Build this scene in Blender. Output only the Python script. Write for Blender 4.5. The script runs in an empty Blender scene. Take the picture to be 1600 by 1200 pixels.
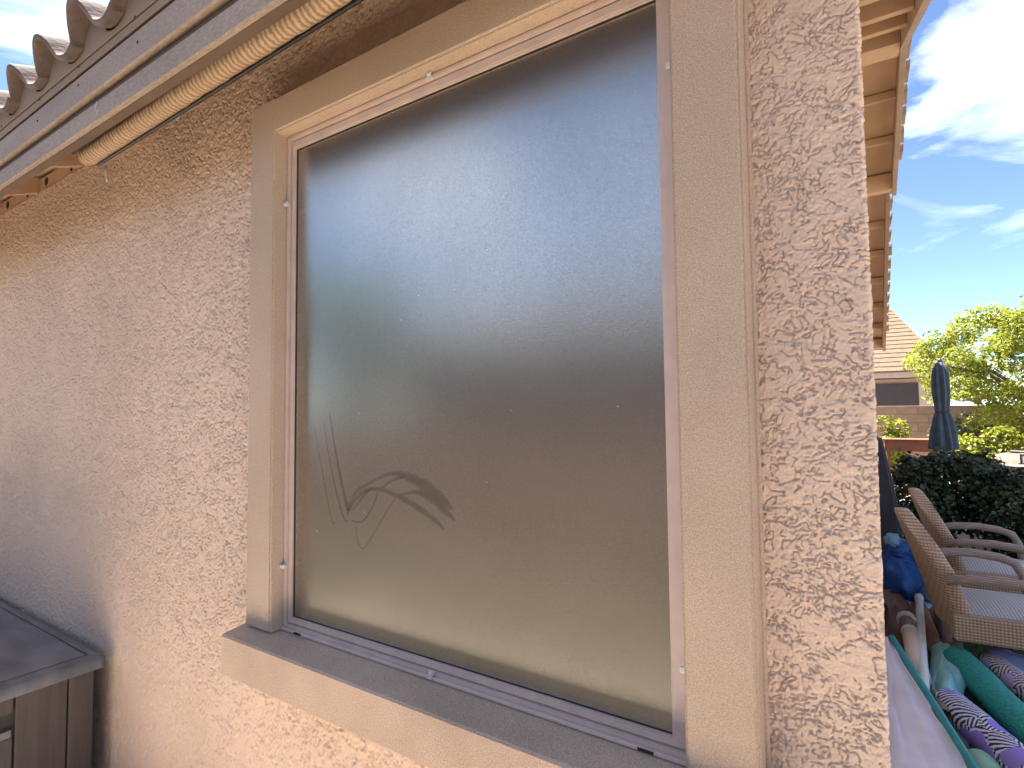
import bpy, bmesh, math, random
import numpy as np
from mathutils import Vector, Matrix

# ------------------------------------------------------------------ camera, world, sun, exposure
scn = bpy.context.scene
C = scn.collection
cam_d = bpy.data.cameras.new('camera')
cam_d.sensor_width = 36.0
cam_d.lens = 36.0 * 860 / 1600
cam_d.clip_start = 0.02
cam_d.clip_end = 2000
cam = bpy.data.objects.new('camera', cam_d)
C.objects.link(cam)
cr = Vector((0.84052697, 0.54167906, -0.00990959))
cu = Vector((0.03351321, -0.03372915, 0.99886897))
cf = Vector((-0.54073216, 0.83990841, 0.04650366))
m = Matrix((cr, cu, -cf)).transposed().to_4x4()
m.translation = Vector((0, -1.09, 1.6))
cam.matrix_world = m
scn.camera = cam

SUN_DIR = Vector((0.46, -0.06, -1.0)).normalized()      # the way the light travels
SUN_EL = math.asin(-SUN_DIR.z)
SUN_AZ = math.atan2(-SUN_DIR.x, -SUN_DIR.y)             # from +Y towards +X

world = bpy.data.worlds.new('World')
scn.world = world
world.use_nodes = True
wn, wl = world.node_tree.nodes, world.node_tree.links
wn.clear()
w_out = wn.new('ShaderNodeOutputWorld')
w_bg = wn.new('ShaderNodeBackground')
w_sky = wn.new('ShaderNodeTexSky')
w_sky.sky_type = 'NISHITA'
w_sky.sun_disc = False
w_sky.sun_elevation = SUN_EL
w_sky.sun_rotation = SUN_AZ
w_sky.altitude = 2500
w_sky.air_density = 0.65
w_sky.dust_density = 0.1
w_sky.ozone_density = 1.2
w_bg.inputs['Strength'].default_value = 0.065
# thin clouds mixed into the sky by direction
w_tc = wn.new('ShaderNodeTexCoord')
w_map = wn.new('ShaderNodeMapping')
w_map.inputs['Scale'].default_value = (1.0, 1.0, 2.2)
w_map.inputs['Location'].default_value = (1.7, 0.9, 0.17)
w_n = wn.new('ShaderNodeTexNoise')
w_n.inputs['Scale'].default_value = 3.2
w_n.inputs['Detail'].default_value = 9
w_n.inputs['Roughness'].default_value = 0.58
w_n.inputs['Distortion'].default_value = 0.5
w_r = wn.new('ShaderNodeValToRGB')
w_r.color_ramp.elements[0].position = 0.505
w_r.color_ramp.elements[1].position = 0.92
w_mix = wn.new('ShaderNodeMix')
w_mix.data_type = 'RGBA'
w_mix.inputs[7].default_value = (10.5, 10.6, 10.8, 1)
wl.new(w_tc.outputs['Generated'], w_map.inputs['Vector'])
wl.new(w_map.outputs['Vector'], w_n.inputs['Vector'])
wl.new(w_n.outputs['Fac'], w_r.inputs['Fac'])
wl.new(w_r.outputs['Color'], w_mix.inputs[0])
wl.new(w_sky.outputs['Color'], w_mix.inputs[6])
wl.new(w_mix.outputs[2], w_bg.inputs['Color'])
wl.new(w_bg.outputs['Background'], w_out.inputs['Surface'])

sun_d = bpy.data.lights.new('sun', 'SUN')
sun_d.energy = 5.0
sun_d.angle = math.radians(0.5)
sun_d.color = (1.0, 0.95, 0.87)
sun = bpy.data.objects.new('sun', sun_d)
sun.rotation_euler = SUN_DIR.to_track_quat('-Z', 'Y').to_euler()
sun.location = (-20, 10, 40)
C.objects.link(sun)

scn.view_settings.view_transform = 'Standard'
scn.view_settings.look = 'None'
scn.view_settings.gamma = 1.0
scn.view_settings.use_curve_mapping = False
scn.view_settings.exposure = 2.62

random.seed(7)
rng = np.random.default_rng(7)

# ------------------------------------------------------------------ helpers
def link(name, me, mat=None, parent=None):
    o = bpy.data.objects.new(name, me)
    if mat is not None and not me.materials:
        me.materials.append(mat)
    C.objects.link(o)
    if parent is not None:
        o.parent = parent
    return o

def tag(o, label, cat, group=None):
    o['label'] = label
    o['category'] = cat
    if group:
        o['group'] = group
    return o

def thing(name, label, cat, loc=(0, 0, 0), rotz=0.0, group=None):
    o = bpy.data.objects.new(name, None)
    o.empty_display_size = 0.1
    C.objects.link(o)
    o.location = loc
    o.rotation_euler = (0, 0, rotz)
    return tag(o, label, cat, group)

def struct(o):
    o['kind'] = 'structure'
    return o

def pydata(name, verts, faces, smooth=False):
    me = bpy.data.meshes.new(name)
    me.from_pydata([tuple(v) for v in verts], [], faces)
    me.update()
    if smooth:
        me.polygons.foreach_set('use_smooth', [True] * len(me.polygons))
    return me

def bm_mesh(name, bm, smooth=False):
    me = bpy.data.meshes.new(name)
    bm.normal_update()
    bm.to_mesh(me)
    bm.free()
    if smooth:
        me.polygons.foreach_set('use_smooth', [True] * len(me.polygons))
    return me

def add_box(bm, lo, hi, bev=0.0, seg=1, mat=None):
    lo, hi = Vector(lo), Vector(hi)
    r = bmesh.ops.create_cube(bm, size=1.0)
    vs = r['verts']
    for v in vs:
        v.co = Vector([(lo[i] + hi[i]) / 2 + v.co[i] * (hi[i] - lo[i]) for i in range(3)])
        if mat is not None:
            v.co = mat @ v.co
    if bev > 0:
        es = list({e for v in vs for e in v.link_edges})
        bmesh.ops.bevel(bm, geom=es, offset=bev, segments=seg, profile=0.7, affect='EDGES')

def box_mesh(name, lo, hi, bev=0.0, seg=1, mat=None):
    bm = bmesh.new()
    add_box(bm, lo, hi, bev, seg, mat)
    return bm_mesh(name, bm)

def prism(name, poly, axis, a, b, bev=0.0):
    """poly: list of 2D points in the plane across axis; extruded from a to b."""
    bm = bmesh.new()
    def P(p, t):
        if axis == 'x':
            return (t, p[0], p[1])
        if axis == 'y':
            return (p[0], t, p[1])
        return (p[0], p[1], t)
    va = [bm.verts.new(P(p, a)) for p in poly]
    vb = [bm.verts.new(P(p, b)) for p in poly]
    n = len(poly)
    bm.faces.new(va)
    bm.faces.new(vb[::-1])
    for i in range(n):
        bm.faces.new((va[i], vb[i], vb[(i + 1) % n], va[(i + 1) % n]))
    bmesh.ops.recalc_face_normals(bm, faces=bm.faces)
    if bev > 0:
        bmesh.ops.bevel(bm, geom=list(bm.edges), offset=bev, segments=1, affect='EDGES')
    return bm_mesh(name, bm)

def frame_dirs(pts):
    ts = []
    for i in range(len(pts)):
        a = pts[max(0, i - 1)]
        b = pts[min(len(pts) - 1, i + 1)]
        ts.append((b - a).normalized())
    return ts

def add_tube(bm, pts, radii, n=10, cap=True):
    pts = [Vector(p) for p in pts]
    if not hasattr(radii, '__len__'):
        radii = [radii] * len(pts)
    ts = frame_dirs(pts)
    up = Vector((0, 0, 1)) if abs(ts[0].z) < 0.9 else Vector((1, 0, 0))
    rings = []
    u = (up - ts[0] * up.dot(ts[0])).normalized()
    for p, t, r in zip(pts, ts, radii):
        u = (u - t * u.dot(t)).normalized()
        v = t.cross(u)
        rings.append([bm.verts.new(p + (u * math.cos(2 * math.pi * k / n) + v * math.sin(2 * math.pi * k / n)) * r) for k in range(n)])
    for a, b in zip(rings[:-1], rings[1:]):
        for k in range(n):
            bm.faces.new((a[k], b[k], b[(k + 1) % n], a[(k + 1) % n]))
    if cap:
        bm.faces.new(rings[0])
        bm.faces.new(rings[-1][::-1])
    return rings

def tube_mesh(name, pts, radii, n=10, cap=True, smooth=True):
    bm = bmesh.new()
    add_tube(bm, pts, radii, n, cap)
    bmesh.ops.recalc_face_normals(bm, faces=bm.faces)
    return bm_mesh(name, bm, smooth)

def lathe_mesh(name, prof, n=24, smooth=True, ripple=None):
    bm = bmesh.new()
    rings = []
    for r, z in prof:
        ring = []
        for k in range(n):
            a = 2 * math.pi * k / n
            rr = r * (ripple(a, z) if ripple else 1)
            ring.append(bm.verts.new((rr * math.cos(a), rr * math.sin(a), z)))
        rings.append(ring)
    for a, b in zip(rings[:-1], rings[1:]):
        for k in range(n):
            bm.faces.new((a[k], a[(k + 1) % n], b[(k + 1) % n], b[k]))
    bm.faces.new(rings[0][::-1])
    bm.faces.new(rings[-1])
    bmesh.ops.recalc_face_normals(bm, faces=bm.faces)
    return bm_mesh(name, bm, smooth)

# lattice noise in numpy
class Noise2:
    def __init__(self, seed, n=512):
        self.t = np.random.default_rng(seed).uniform(-1, 1, (n, n)).astype(np.float32)
        self.n = n
    def __call__(self, x, y):
        xi = np.floor(x).astype(np.int64)
        yi = np.floor(y).astype(np.int64)
        fx = (x - xi).astype(np.float32)
        fy = (y - yi).astype(np.float32)
        fx = fx * fx * fx * (fx * (fx * 6 - 15) + 10)
        fy = fy * fy * fy * (fy * (fy * 6 - 15) + 10)
        n = self.n
        a = self.t[xi % n, yi % n]
        b = self.t[(xi + 1) % n, yi % n]
        c = self.t[xi % n, (yi + 1) % n]
        d = self.t[(xi + 1) % n, (yi + 1) % n]
        return (a * (1 - fx) + b * fx) * (1 - fy) + (c * (1 - fx) + d * fx) * fy

def sstep(a, b, x):
    t = np.clip((x - a) / (b - a), 0, 1)
    return t * t * (3 - 2 * t)

# ------------------------------------------------------------------ materials
def new_mat(name):
    mt = bpy.data.materials.new(name)
    mt.use_nodes = True
    return mt, mt.node_tree.nodes, mt.node_tree.links, mt.node_tree.nodes['Principled BSDF']

def mat(name, col, rough=0.7, var=0.12, vscale=8.0, bump=0.0, bscale=80.0, bdist=0.004, metal=0.0, spec=0.5,
        stretch=(1, 1, 1), col2=None, fine=0.0, fscale=300.0, sheen=0.0):
    mt, n, l, p = new_mat(name)
    p.inputs['Roughness'].default_value = rough
    p.inputs['Metallic'].default_value = metal
    p.inputs['Specular IOR Level'].default_value = spec
    tc = n.new('ShaderNodeTexCoord')
    mp = n.new('ShaderNodeMapping')
    mp.inputs['Scale'].default_value = stretch
    l.new(tc.outputs['Object'], mp.inputs['Vector'])
    no = n.new('ShaderNodeTexNoise')
    no.inputs['Scale'].default_value = vscale
    no.inputs['Detail'].default_value = 6
    l.new(mp.outputs['Vector'], no.inputs['Vector'])
    rp = n.new('ShaderNodeValToRGB')
    c2 = col2 if col2 else [c * (1 - 2 * var) for c in col]
    c1 = col if col2 else [min(1, c * (1 + var)) for c in col]
    rp.color_ramp.elements[0].position = 0.3
    rp.color_ramp.elements[1].position = 0.7
    rp.color_ramp.elements[0].color = (*c2, 1)
    rp.color_ramp.elements[1].color = (*c1, 1)
    l.new(no.outputs['Fac'], rp.inputs['Fac'])
    last = rp.outputs['Color']
    if fine > 0:
        nf = n.new('ShaderNodeTexNoise')
        nf.inputs['Scale'].default_value = fscale
        nf.inputs['Detail'].default_value = 3
        l.new(mp.outputs['Vector'], nf.inputs['Vector'])
        mr = n.new('ShaderNodeMapRange')
        mr.inputs['From Min'].default_value = 0.3
        mr.inputs['From Max'].default_value = 0.7
        mr.inputs['To Min'].default_value = 1 - fine
        mr.inputs['To Max'].default_value = 1 + fine
        l.new(nf.outputs['Fac'], mr.inputs['Value'])
        mx = n.new('ShaderNodeMix')
        mx.data_type = 'RGBA'
        mx.blend_type = 'MULTIPLY'
        mx.inputs[0].default_value = 1
        l.new(last, mx.inputs[6])
        l.new(mr.outputs['Result'], mx.inputs[7])
        last = mx.outputs[2]
    l.new(last, p.inputs['Base Color'])
    if bump > 0:
        nb = n.new('ShaderNodeTexNoise')
        nb.inputs['Scale'].default_value = bscale
        nb.inputs['Detail'].default_value = 5
        l.new(mp.outputs['Vector'], nb.inputs['Vector'])
        b = n.new('ShaderNodeBump')
        b.inputs['Strength'].default_value = bump
        b.inputs['Distance'].default_value = bdist
        l.new(nb.outputs['Fac'], b.inputs['Height'])
        l.new(b.outputs['Normal'], p.inputs['Normal'])
    if sheen:
        p.inputs['Sheen Weight'].default_value = sheen
    return mt

def leaf_mat(name, col, col2, trans=0.35, rough=0.5):
    mt, n, l, p = new_mat(name)
    gi = n.new('ShaderNodeNewGeometry')
    rp = n.new('ShaderNodeValToRGB')
    rp.color_ramp.elements[0].color = (*col2, 1)
    rp.color_ramp.elements[1].color = (*col, 1)
    l.new(gi.outputs['Random Per Island'], rp.inputs['Fac'])
    l.new(rp.outputs['Color'], p.inputs['Base Color'])
    p.inputs['Roughness'].default_value = rough
    tr = n.new('ShaderNodeBsdfTranslucent')
    l.new(rp.outputs['Color'], tr.inputs['Color'])
    mx = n.new('ShaderNodeMixShader')
    mx.inputs[0].default_value = trans
    l.new(p.outputs['BSDF'], mx.inputs[1])
    l.new(tr.outputs['BSDF'], mx.inputs[2])
    l.new(mx.outputs['Shader'], n['Material Output'].inputs['Surface'])
    return mt

M = {}
M['stucco'] = mat('stucco', (0.71, 0.525, 0.39), 0.9, 0.05, 1.6, 0.5, 420, 0.002, spec=0.2, fine=0.05, fscale=220)
M['trim'] = mat('trim_stucco', (0.51, 0.38, 0.275), 0.9, 0.06, 2.5, 0.9, 420, 0.0016, spec=0.2, fine=0.22, fscale=330)
M['sill'] = mat('sill_stucco', (0.52, 0.38, 0.275), 0.9, 0.08, 4, 0.9, 400, 0.0018, spec=0.25, fine=0.26, fscale=300)
M['frame'] = mat('frame_paint', (0.60, 0.46, 0.385), 0.45, 0.05, 20, 0.15, 150, 0.001)
M['clip'] = mat('clip_plastic', (0.62, 0.60, 0.58), 0.3, 0.05, 30)
M['slot'] = mat('slot_dark', (0.02, 0.018, 0.016), 0.9, 0.1, 30)
M['fascia'] = mat('fascia_paint', (0.37, 0.285, 0.215), 0.75, 0.08, 6, 0.5, 140, 0.002, spec=0.3, fine=0.18, fscale=160, stretch=(0.4, 1, 1))
M['eave_tan'] = mat('eave_board_paint', (0.30, 0.215, 0.15), 0.8, 0.06, 4, 0.2, 90, 0.002, spec=0.3, stretch=(0.3, 1, 1))
M['rafter'] = mat('rafter_paint', (0.52, 0.34, 0.22), 0.8, 0.08, 6, 0.3, 60, 0.002, spec=0.3)
M['backing'] = mat('fascia_backing_paint', (0.15, 0.10, 0.07), 0.8, 0.08, 6, 0.3, 60, 0.002, spec=0.3)
M['soffit'] = mat('soffit_paint', (0.58, 0.42, 0.285), 0.8, 0.06, 3, 0.2, 60, 0.002, spec=0.3)
M['tile'] = mat('roof_tile_clay', (0.185, 0.135, 0.11), 0.9, 0.25, 9, 0.6, 90, 0.003, spec=0.3, fine=0.1, fscale=150)

# rolled shade: straw coloured woven slats
def straw_mat():
    mt, n, l, p = new_mat('woven_shade')
    p.inputs['Roughness'].default_value = 0.7
    tc = n.new('ShaderNodeTexCoord')
    w = n.new('ShaderNodeTexWave')
    w.wave_type = 'BANDS'
    w.bands_direction = 'X'
    w.inputs['Scale'].default_value = 15
    w.inputs['Distortion'].default_value = 3.0
    w.inputs['Detail'].default_value = 3
    w.inputs['Detail Scale'].default_value = 2.5
    l.new(tc.outputs['Object'], w.inputs['Vector'])
    rp = n.new('ShaderNodeValToRGB')
    rp.color_ramp.elements[0].color = (0.30, 0.185, 0.10, 1)
    rp.color_ramp.elements[1].color = (0.62, 0.44, 0.28, 1)
    l.new(w.outputs['Fac'], rp.inputs['Fac'])
    l.new(rp.outputs['Color'], p.inputs['Base Color'])
    b = n.new('ShaderNodeBump')
    b.inputs['Strength'].default_value = 0.6
    b.inputs['Distance'].default_value = 0.004
    l.new(w.outputs['Fac'], b.inputs['Height'])
    l.new(b.outputs['Normal'], p.inputs['Normal'])
    return mt
M['straw'] = straw_mat()
M['black'] = mat('black_metal', (0.018, 0.016, 0.016), 0.5, 0.1, 20)

# dusty half-mirrored pane
def pane_mat():
    mt, n, l, p = new_mat('dusty_glass')
    n.remove(p)
    tc = n.new('ShaderNodeTexCoord')
    big = n.new('ShaderNodeTexNoise')
    big.inputs['Scale'].default_value = 3.0
    big.inputs['Detail'].default_value = 5
    l.new(tc.outputs['Object'], big.inputs['Vector'])
    speck = n.new('ShaderNodeTexVoronoi')
    speck.inputs['Scale'].default_value = 170
    l.new(tc.outputs['Object'], speck.inputs['Vector'])
    sn = n.new('ShaderNodeTexNoise')
    sn.inputs['Scale'].default_value = 40
    l.new(tc.outputs['Object'], sn.inputs['Vector'])
    thr = n.new('ShaderNodeMath')
    thr.operation = 'LESS_THAN'
    l.new(speck.outputs['Distance'], thr.inputs[0])
    mr = n.new('ShaderNodeMapRange')
    mr.inputs['From Min'].default_value = 0.55
    mr.inputs['From Max'].default_value = 0.8
    mr.inputs['To Min'].default_value = 0.0
    mr.inputs['To Max'].default_value = 0.22
    l.new(sn.outputs['Fac'], mr.inputs['Value'])
    l.new(mr.outputs['Result'], thr.inputs[1])
    grain = n.new('ShaderNodeTexNoise')
    grain.inputs['Scale'].default_value = 270
    grain.inputs['Detail'].default_value = 2
    l.new(tc.outputs['Object'], grain.inputs['Vector'])
    dcol = n.new('ShaderNodeValToRGB')
    dcol.color_ramp.elements[0].position = 0.35
    dcol.color_ramp.elements[1].position = 0.65
    dcol.color_ramp.elements[0].color = (0.010, 0.0085, 0.006, 1)
    dcol.color_ramp.elements[1].color = (0.075, 0.064, 0.047, 1)
    l.new(grain.outputs['Fac'], dcol.inputs['Fac'])
    mixc = n.new('ShaderNodeMix')
    mixc.data_type = 'RGBA'
    mixc.inputs[7].default_value = (0.22, 0.20, 0.18, 1)
    l.new(thr.outputs['Value'], mixc.inputs[0])
    l.new(dcol.outputs['Color'], mixc.inputs[6])
    dif = n.new('ShaderNodeBsdfDiffuse')
    l.new(mixc.outputs[2], dif.inputs['Color'])
    gl = n.new('ShaderNodeBsdfAnisotropic')
    gl.inputs['Color'].default_value = (0.93, 0.89, 0.80, 1)
    gl.inputs['Roughness'].default_value = 0.25
    bmp = n.new('ShaderNodeBump')
    bmp.inputs['Strength'].default_value = 0.12
    bmp.inputs['Distance'].default_value = 0.001
    l.new(grain.outputs['Fac'], bmp.inputs['Height'])
    l.new(bmp.outputs['Normal'], gl.inputs['Normal'])
    fr = n.new('ShaderNodeMapRange')
    fr.inputs['From Min'].default_value = 0.3
    fr.inputs['From Max'].default_value = 0.7
    fr.inputs['To Min'].default_value = 0.42
    fr.inputs['To Max'].default_value = 0.49
    l.new(big.outputs['Fac'], fr.inputs['Value'])
    mx = n.new('ShaderNodeMixShader')
    gm = n.new('ShaderNodeMath')
    gm.operation = 'MULTIPLY_ADD'
    gm.inputs[1].default_value = -0.35
    gm.inputs[2].default_value = 0.175
    l.new(grain.outputs['Fac'], gm.inputs[0])
    ga = n.new('ShaderNodeMath')
    ga.operation = 'ADD'
    l.new(gm.outputs['Value'], ga.inputs[0])
    l.new(fr.outputs['Result'], ga.inputs[1])
    l.new(ga.outputs['Value'], mx.inputs[0])
    l.new(dif.outputs['BSDF'], mx.inputs[1])
    l.new(gl.outputs['BSDF'], mx.inputs[2])
    l.new(mx.outputs['Shader'], n['Material Output'].inputs['Surface'])
    return mt
M['pane'] = pane_mat()
M['smudge'] = mat('wiped_dust', (0.035, 0.030, 0.026), 0.5, 0.15, 60, spec=0.3)
def see_through(mt, f):
    n, l = mt.node_tree.nodes, mt.node_tree.links
    tr = n.new('ShaderNodeBsdfTransparent')
    mx = n.new('ShaderNodeMixShader')
    mx.inputs[0].default_value = f
    l.new(tr.outputs['BSDF'], mx.inputs[1])
    l.new(n['Principled BSDF'].outputs['BSDF'], mx.inputs[2])
    l.new(mx.outputs['Shader'], n['Material Output'].inputs['Surface'])
see_through(M['smudge'], 0.12)
M['haze_smudge'] = mat('dust_patch', (0.30, 0.29, 0.27), 0.6, 0.2, 40)

M['lid'] = mat('lid_plastic', (0.20, 0.195, 0.19), 0.32, 0.15, 3.2, 0.25, 30, 0.003, fine=0.06, fscale=260, col2=(0.07, 0.078, 0.092), stretch=(1, 2.2, 1))  # pale streaks and blue tone put dust and sky reflection into the colour
M['box_panel'] = mat('box_plastic', (0.080, 0.060, 0.051), 0.55, 0.12, 10, 0.35, 60, 0.002, stretch=(3, 3, 0.15), fine=0.08, fscale=60)
M['box_dark'] = mat('box_recess', (0.035, 0.028, 0.028), 0.6, 0.1, 10)

M['gravel'] = mat('gravel_ground', (0.30, 0.24, 0.18), 0.95, 0.1, 3, 0.8, 60, 0.02, spec=0.2, fine=0.35, fscale=45)
M['patio'] = mat('patio_concrete', (0.46, 0.40, 0.33), 0.9, 0.1, 3, 0.3, 80, 0.004, spec=0.3, fine=0.1, fscale=120)
M['turf'] = mat('turf_base', (0.035, 0.055, 0.02), 0.95, 0.2, 20, 0.8, 200, 0.01, fine=0.3, fscale=200)
M['block'] = mat('block_masonry', (0.33, 0.235, 0.19), 0.9, 0.1, 4, 0.5, 120, 0.003, spec=0.2, fine=0.12, fscale=90)
M['mortar'] = mat('mortar', (0.25, 0.19, 0.16), 0.95, 0.1, 8)
M['nroof'] = mat('neighbour_roof_tile', (0.13, 0.092, 0.06), 0.9, 0.12, 6, 0.3, 60, 0.003, spec=0.2)
M['nwall'] = mat('neighbour_stucco', (0.36, 0.25, 0.19), 0.9, 0.06, 3, 0.4, 120, 0.003)
M['nwindow'] = mat('neighbour_dark_screen', (0.045, 0.038, 0.04), 0.35, 0.1, 3)
M['ntrim'] = mat('neighbour_pale_trim', (0.40, 0.34, 0.30), 0.8, 0.05, 4)
M['brownwall'] = mat('dark_brown_stucco', (0.045, 0.038, 0.028), 0.9, 0.06, 3, 0.4, 100, 0.004)
M['darkroof'] = mat('dark_shingle', (0.05, 0.045, 0.04), 0.9, 0.1, 6, 0.5, 40, 0.01)
M['bark'] = mat('bark', (0.16, 0.115, 0.08), 0.95, 0.2, 12, 0.8, 60, 0.01, stretch=(1, 1, 0.3))
M['leaf_tree'] = leaf_mat('leaf_yellow_green', (0.36, 0.38, 0.04), (0.17, 0.21, 0.03), 0.5)
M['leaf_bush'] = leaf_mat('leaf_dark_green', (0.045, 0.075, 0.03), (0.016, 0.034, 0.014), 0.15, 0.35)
M['leaf_lime'] = leaf_mat('leaf_lime', (0.30, 0.31, 0.03), (0.15, 0.18, 0.02), 0.4)
M['leaf_mixed'] = leaf_mat('leaf_olive', (0.16, 0.17, 0.07), (0.03, 0.04, 0.02), 0.3)
M['leaf_side'] = leaf_mat('leaf_side_tree', (0.15, 0.20, 0.05), (0.07, 0.11, 0.03), 0.35)
M['agave'] = leaf_mat('agave_leaf', (0.32, 0.38, 0.10), (0.18, 0.25, 0.06), 0.25)
M['navy'] = mat('umbrella_canvas', (0.045, 0.072, 0.11), 0.75, 0.15, 10, 0.2, 60, 0.003, sheen=0.2)
M['pole'] = mat('pole_metal', (0.05, 0.05, 0.055), 0.4, 0.05, 10)
M['planterwood'] = mat('planter_wood', (0.20, 0.078, 0.042), 0.7, 0.15, 8, 0.3, 40, 0.002, stretch=(0.3, 1, 1))
M['boulder'] = mat('pale_boulder', (0.155, 0.115, 0.088), 0.9, 0.18, 5, 0.7, 14, 0.03)
M['coping'] = mat('coping_stone', (0.24, 0.17, 0.14), 0.85, 0.1, 6, 0.4, 50, 0.004)

def wicker_mat(name, c1, c2, sc=90.0, dirs=('X', 'Z', 'Y')):
    mt, n, l, p = new_mat(name)
    p.inputs['Roughness'].default_value = 0.5
    tc = n.new('ShaderNodeTexCoord')
    ws = []
    for d in dirs:
        w = n.new('ShaderNodeTexWave')
        w.bands_direction = d
        w.inputs['Scale'].default_value = sc / 6.28
        w.inputs['Distortion'].default_value = 0.4
        l.new(tc.outputs['Object'], w.inputs['Vector'])
        ws.append(w)
    mu = n.new('ShaderNodeMath')
    mu.operation = 'MULTIPLY'
    l.new(ws[0].outputs['Fac'], mu.inputs[0])
    l.new(ws[1].outputs['Fac'], mu.inputs[1])
    ad = n.new('ShaderNodeMath')
    ad.operation = 'MAXIMUM'
    l.new(mu.outputs['Value'], ad.inputs[0])
    mu2 = n.new('ShaderNodeMath')
    mu2.operation = 'MULTIPLY'
    l.new(ws[2].outputs['Fac'], mu2.inputs[0])
    l.new(ws[1].outputs['Fac'], mu2.inputs[1])
    l.new(mu2.outputs['Value'], ad.inputs[1])
    rp = n.new('ShaderNodeValToRGB')
    rp.color_ramp.elements[0].color = (*c2, 1)
    rp.color_ramp.elements[1].color = (*c1, 1)
    rp.color_ramp.elements[1].position = 0.6
    l.new(ad.outputs['Value'], rp.inputs['Fac'])
    l.new(rp.outputs['Color'], p.inputs['Base Color'])
    b = n.new('ShaderNodeBump')
    b.inputs['Strength'].default_value = 0.7
    b.inputs['Distance'].default_value = 0.004
    l.new(ad.outputs['Value'], b.inputs['Height'])
    l.new(b.outputs['Normal'], p.inputs['Normal'])
    return mt
M['wicker'] = wicker_mat('wicker_brown', (0.50, 0.345, 0.225), (0.23, 0.145, 0.09), 120)
M['wicker_arm'] = wicker_mat('wicker_arm', (0.36, 0.28, 0.235), (0.18, 0.14, 0.12), 200)
M['seatweave'] = wicker_mat('seat_weave_pale', (0.60, 0.57, 0.58), (0.28, 0.25, 0.24), 120, ('X', 'Y', 'X'))
M['chairleg'] = mat('chair_leg', (0.06, 0.05, 0.045), 0.6)

M['teal'] = mat('teal_foam', (0.01, 0.31, 0.27), 0.55, 0.15, 60, 1.0, 75, 0.012)
M['teal_edge'] = mat('teal_binding', (0.01, 0.26, 0.26), 0.5, 0.1, 30, 0.5, 200, 0.002)
M['aqua'] = mat('aqua_vinyl', (0.25, 0.54, 0.54), 0.4, 0.08, 8)
M['mint'] = mat('mint_foam', (0.30, 0.56, 0.38), 0.7, 0.1, 12, 0.6, 150, 0.004)
M['lilac'] = mat('lilac_fabric', (0.80, 0.68, 0.69), 0.9, 0.06, 8, 0.5, 300, 0.002, sheen=0.2)
M['periwinkle'] = mat('periwinkle_fabric', (0.38, 0.47, 0.80), 0.85, 0.08, 8)
M['cream'] = mat('cream_plastic', (0.74, 0.60, 0.47), 0.45, 0.05, 10)
M['white'] = mat('white_plastic', (0.66, 0.65, 0.62), 0.4, 0.06, 14)
M['clear'] = mat('smoky_plastic', (0.20, 0.17, 0.14), 0.25, 0.15, 10)
M['tarp'] = mat('brown_tarp', (0.22, 0.105, 0.065), 0.7, 0.18, 6, 0.3, 40, 0.004)
M['blue'] = mat('blue_nylon', (0.018, 0.11, 0.36), 0.6, 0.2, 8, 0.3, 40, 0.004)
M['paleblue'] = mat('pale_blue_cloth', (0.22, 0.40, 0.55), 0.7, 0.2, 10)
M['brownpipe'] = mat('brown_pipe', (0.22, 0.15, 0.11), 0.5, 0.1, 20)
M['darkcloth'] = mat('dark_cover_cloth', (0.035, 0.034, 0.045), 0.85, 0.12, 12, 0.3, 40, 0.004)

def print_mat(name, base, ink, accent, sc):
    """leaf-print fabric: fine stripes broken into fronds plus blossom patches"""
    mt, n, l, p = new_mat(name)
    p.inputs['Roughness'].default_value = 0.75
    tc = n.new('ShaderNodeTexCoord')
    vo = n.new('ShaderNodeTexVoronoi')
    vo.inputs['Scale'].default_value = sc
    vo.inputs['Randomness'].default_value = 0.9
    l.new(tc.outputs['Object'], vo.inputs['Vector'])
    rot = n.new('ShaderNodeVectorRotate')
    rot.rotation_type = 'Z_AXIS'
    ang = n.new('ShaderNodeMath')
    ang.operation = 'MULTIPLY'
    ang.inputs[1].default_value = 6.0
    sx = n.new('ShaderNodeSeparateColor')
    l.new(vo.outputs['Color'], sx.inputs['Color'])
    l.new(sx.outputs[0], ang.inputs[0])
    l.new(ang.outputs['Value'], rot.inputs['Angle'])
    l.new(tc.outputs['Object'], rot.inputs['Vector'])
    w = n.new('ShaderNodeTexWave')
    w.inputs['Scale'].default_value = 19
    w.inputs['Distortion'].default_value = 2.0
    w.inputs['Detail'].default_value = 1
    l.new(rot.outputs['Vector'], w.inputs['Vector'])
    st = n.new('ShaderNodeMath')
    st.operation = 'GREATER_THAN'
    st.inputs[1].default_value = 0.5
    l.new(w.outputs['Fac'], st.inputs[0])
    m1 = n.new('ShaderNodeMix')
    m1.data_type = 'RGBA'
    m1.inputs[6].default_value = (*ink, 1)
    m1.inputs[7].default_value = (*base, 1)
    l.new(st.outputs['Value'], m1.inputs[0])
    fl = n.new('ShaderNodeMath')
    fl.operation = 'GREATER_THAN'
    fl.inputs[1].default_value = 0.62
    l.new(sx.outputs[1], fl.inputs[0])
    near = n.new('ShaderNodeMath')
    near.operation = 'LESS_THAN'
    near.inputs[1].default_value = 0.55
    l.new(vo.outputs['Distance'], near.inputs[0])
    both = n.new('ShaderNodeMath')
    both.operation = 'MULTIPLY'
    l.new(fl.outputs['Value'], both.inputs[0])
    l.new(near.outputs['Value'], both.inputs[1])
    m2 = n.new('ShaderNodeMix')
    m2.data_type = 'RGBA'
    m2.inputs[7].default_value = (*accent, 1)
    l.new(both.outputs['Value'], m2.inputs[0])
    l.new(m1.outputs[2], m2.inputs[6])
    l.new(m2.outputs[2], p.inputs['Base Color'])
    return mt
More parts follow.
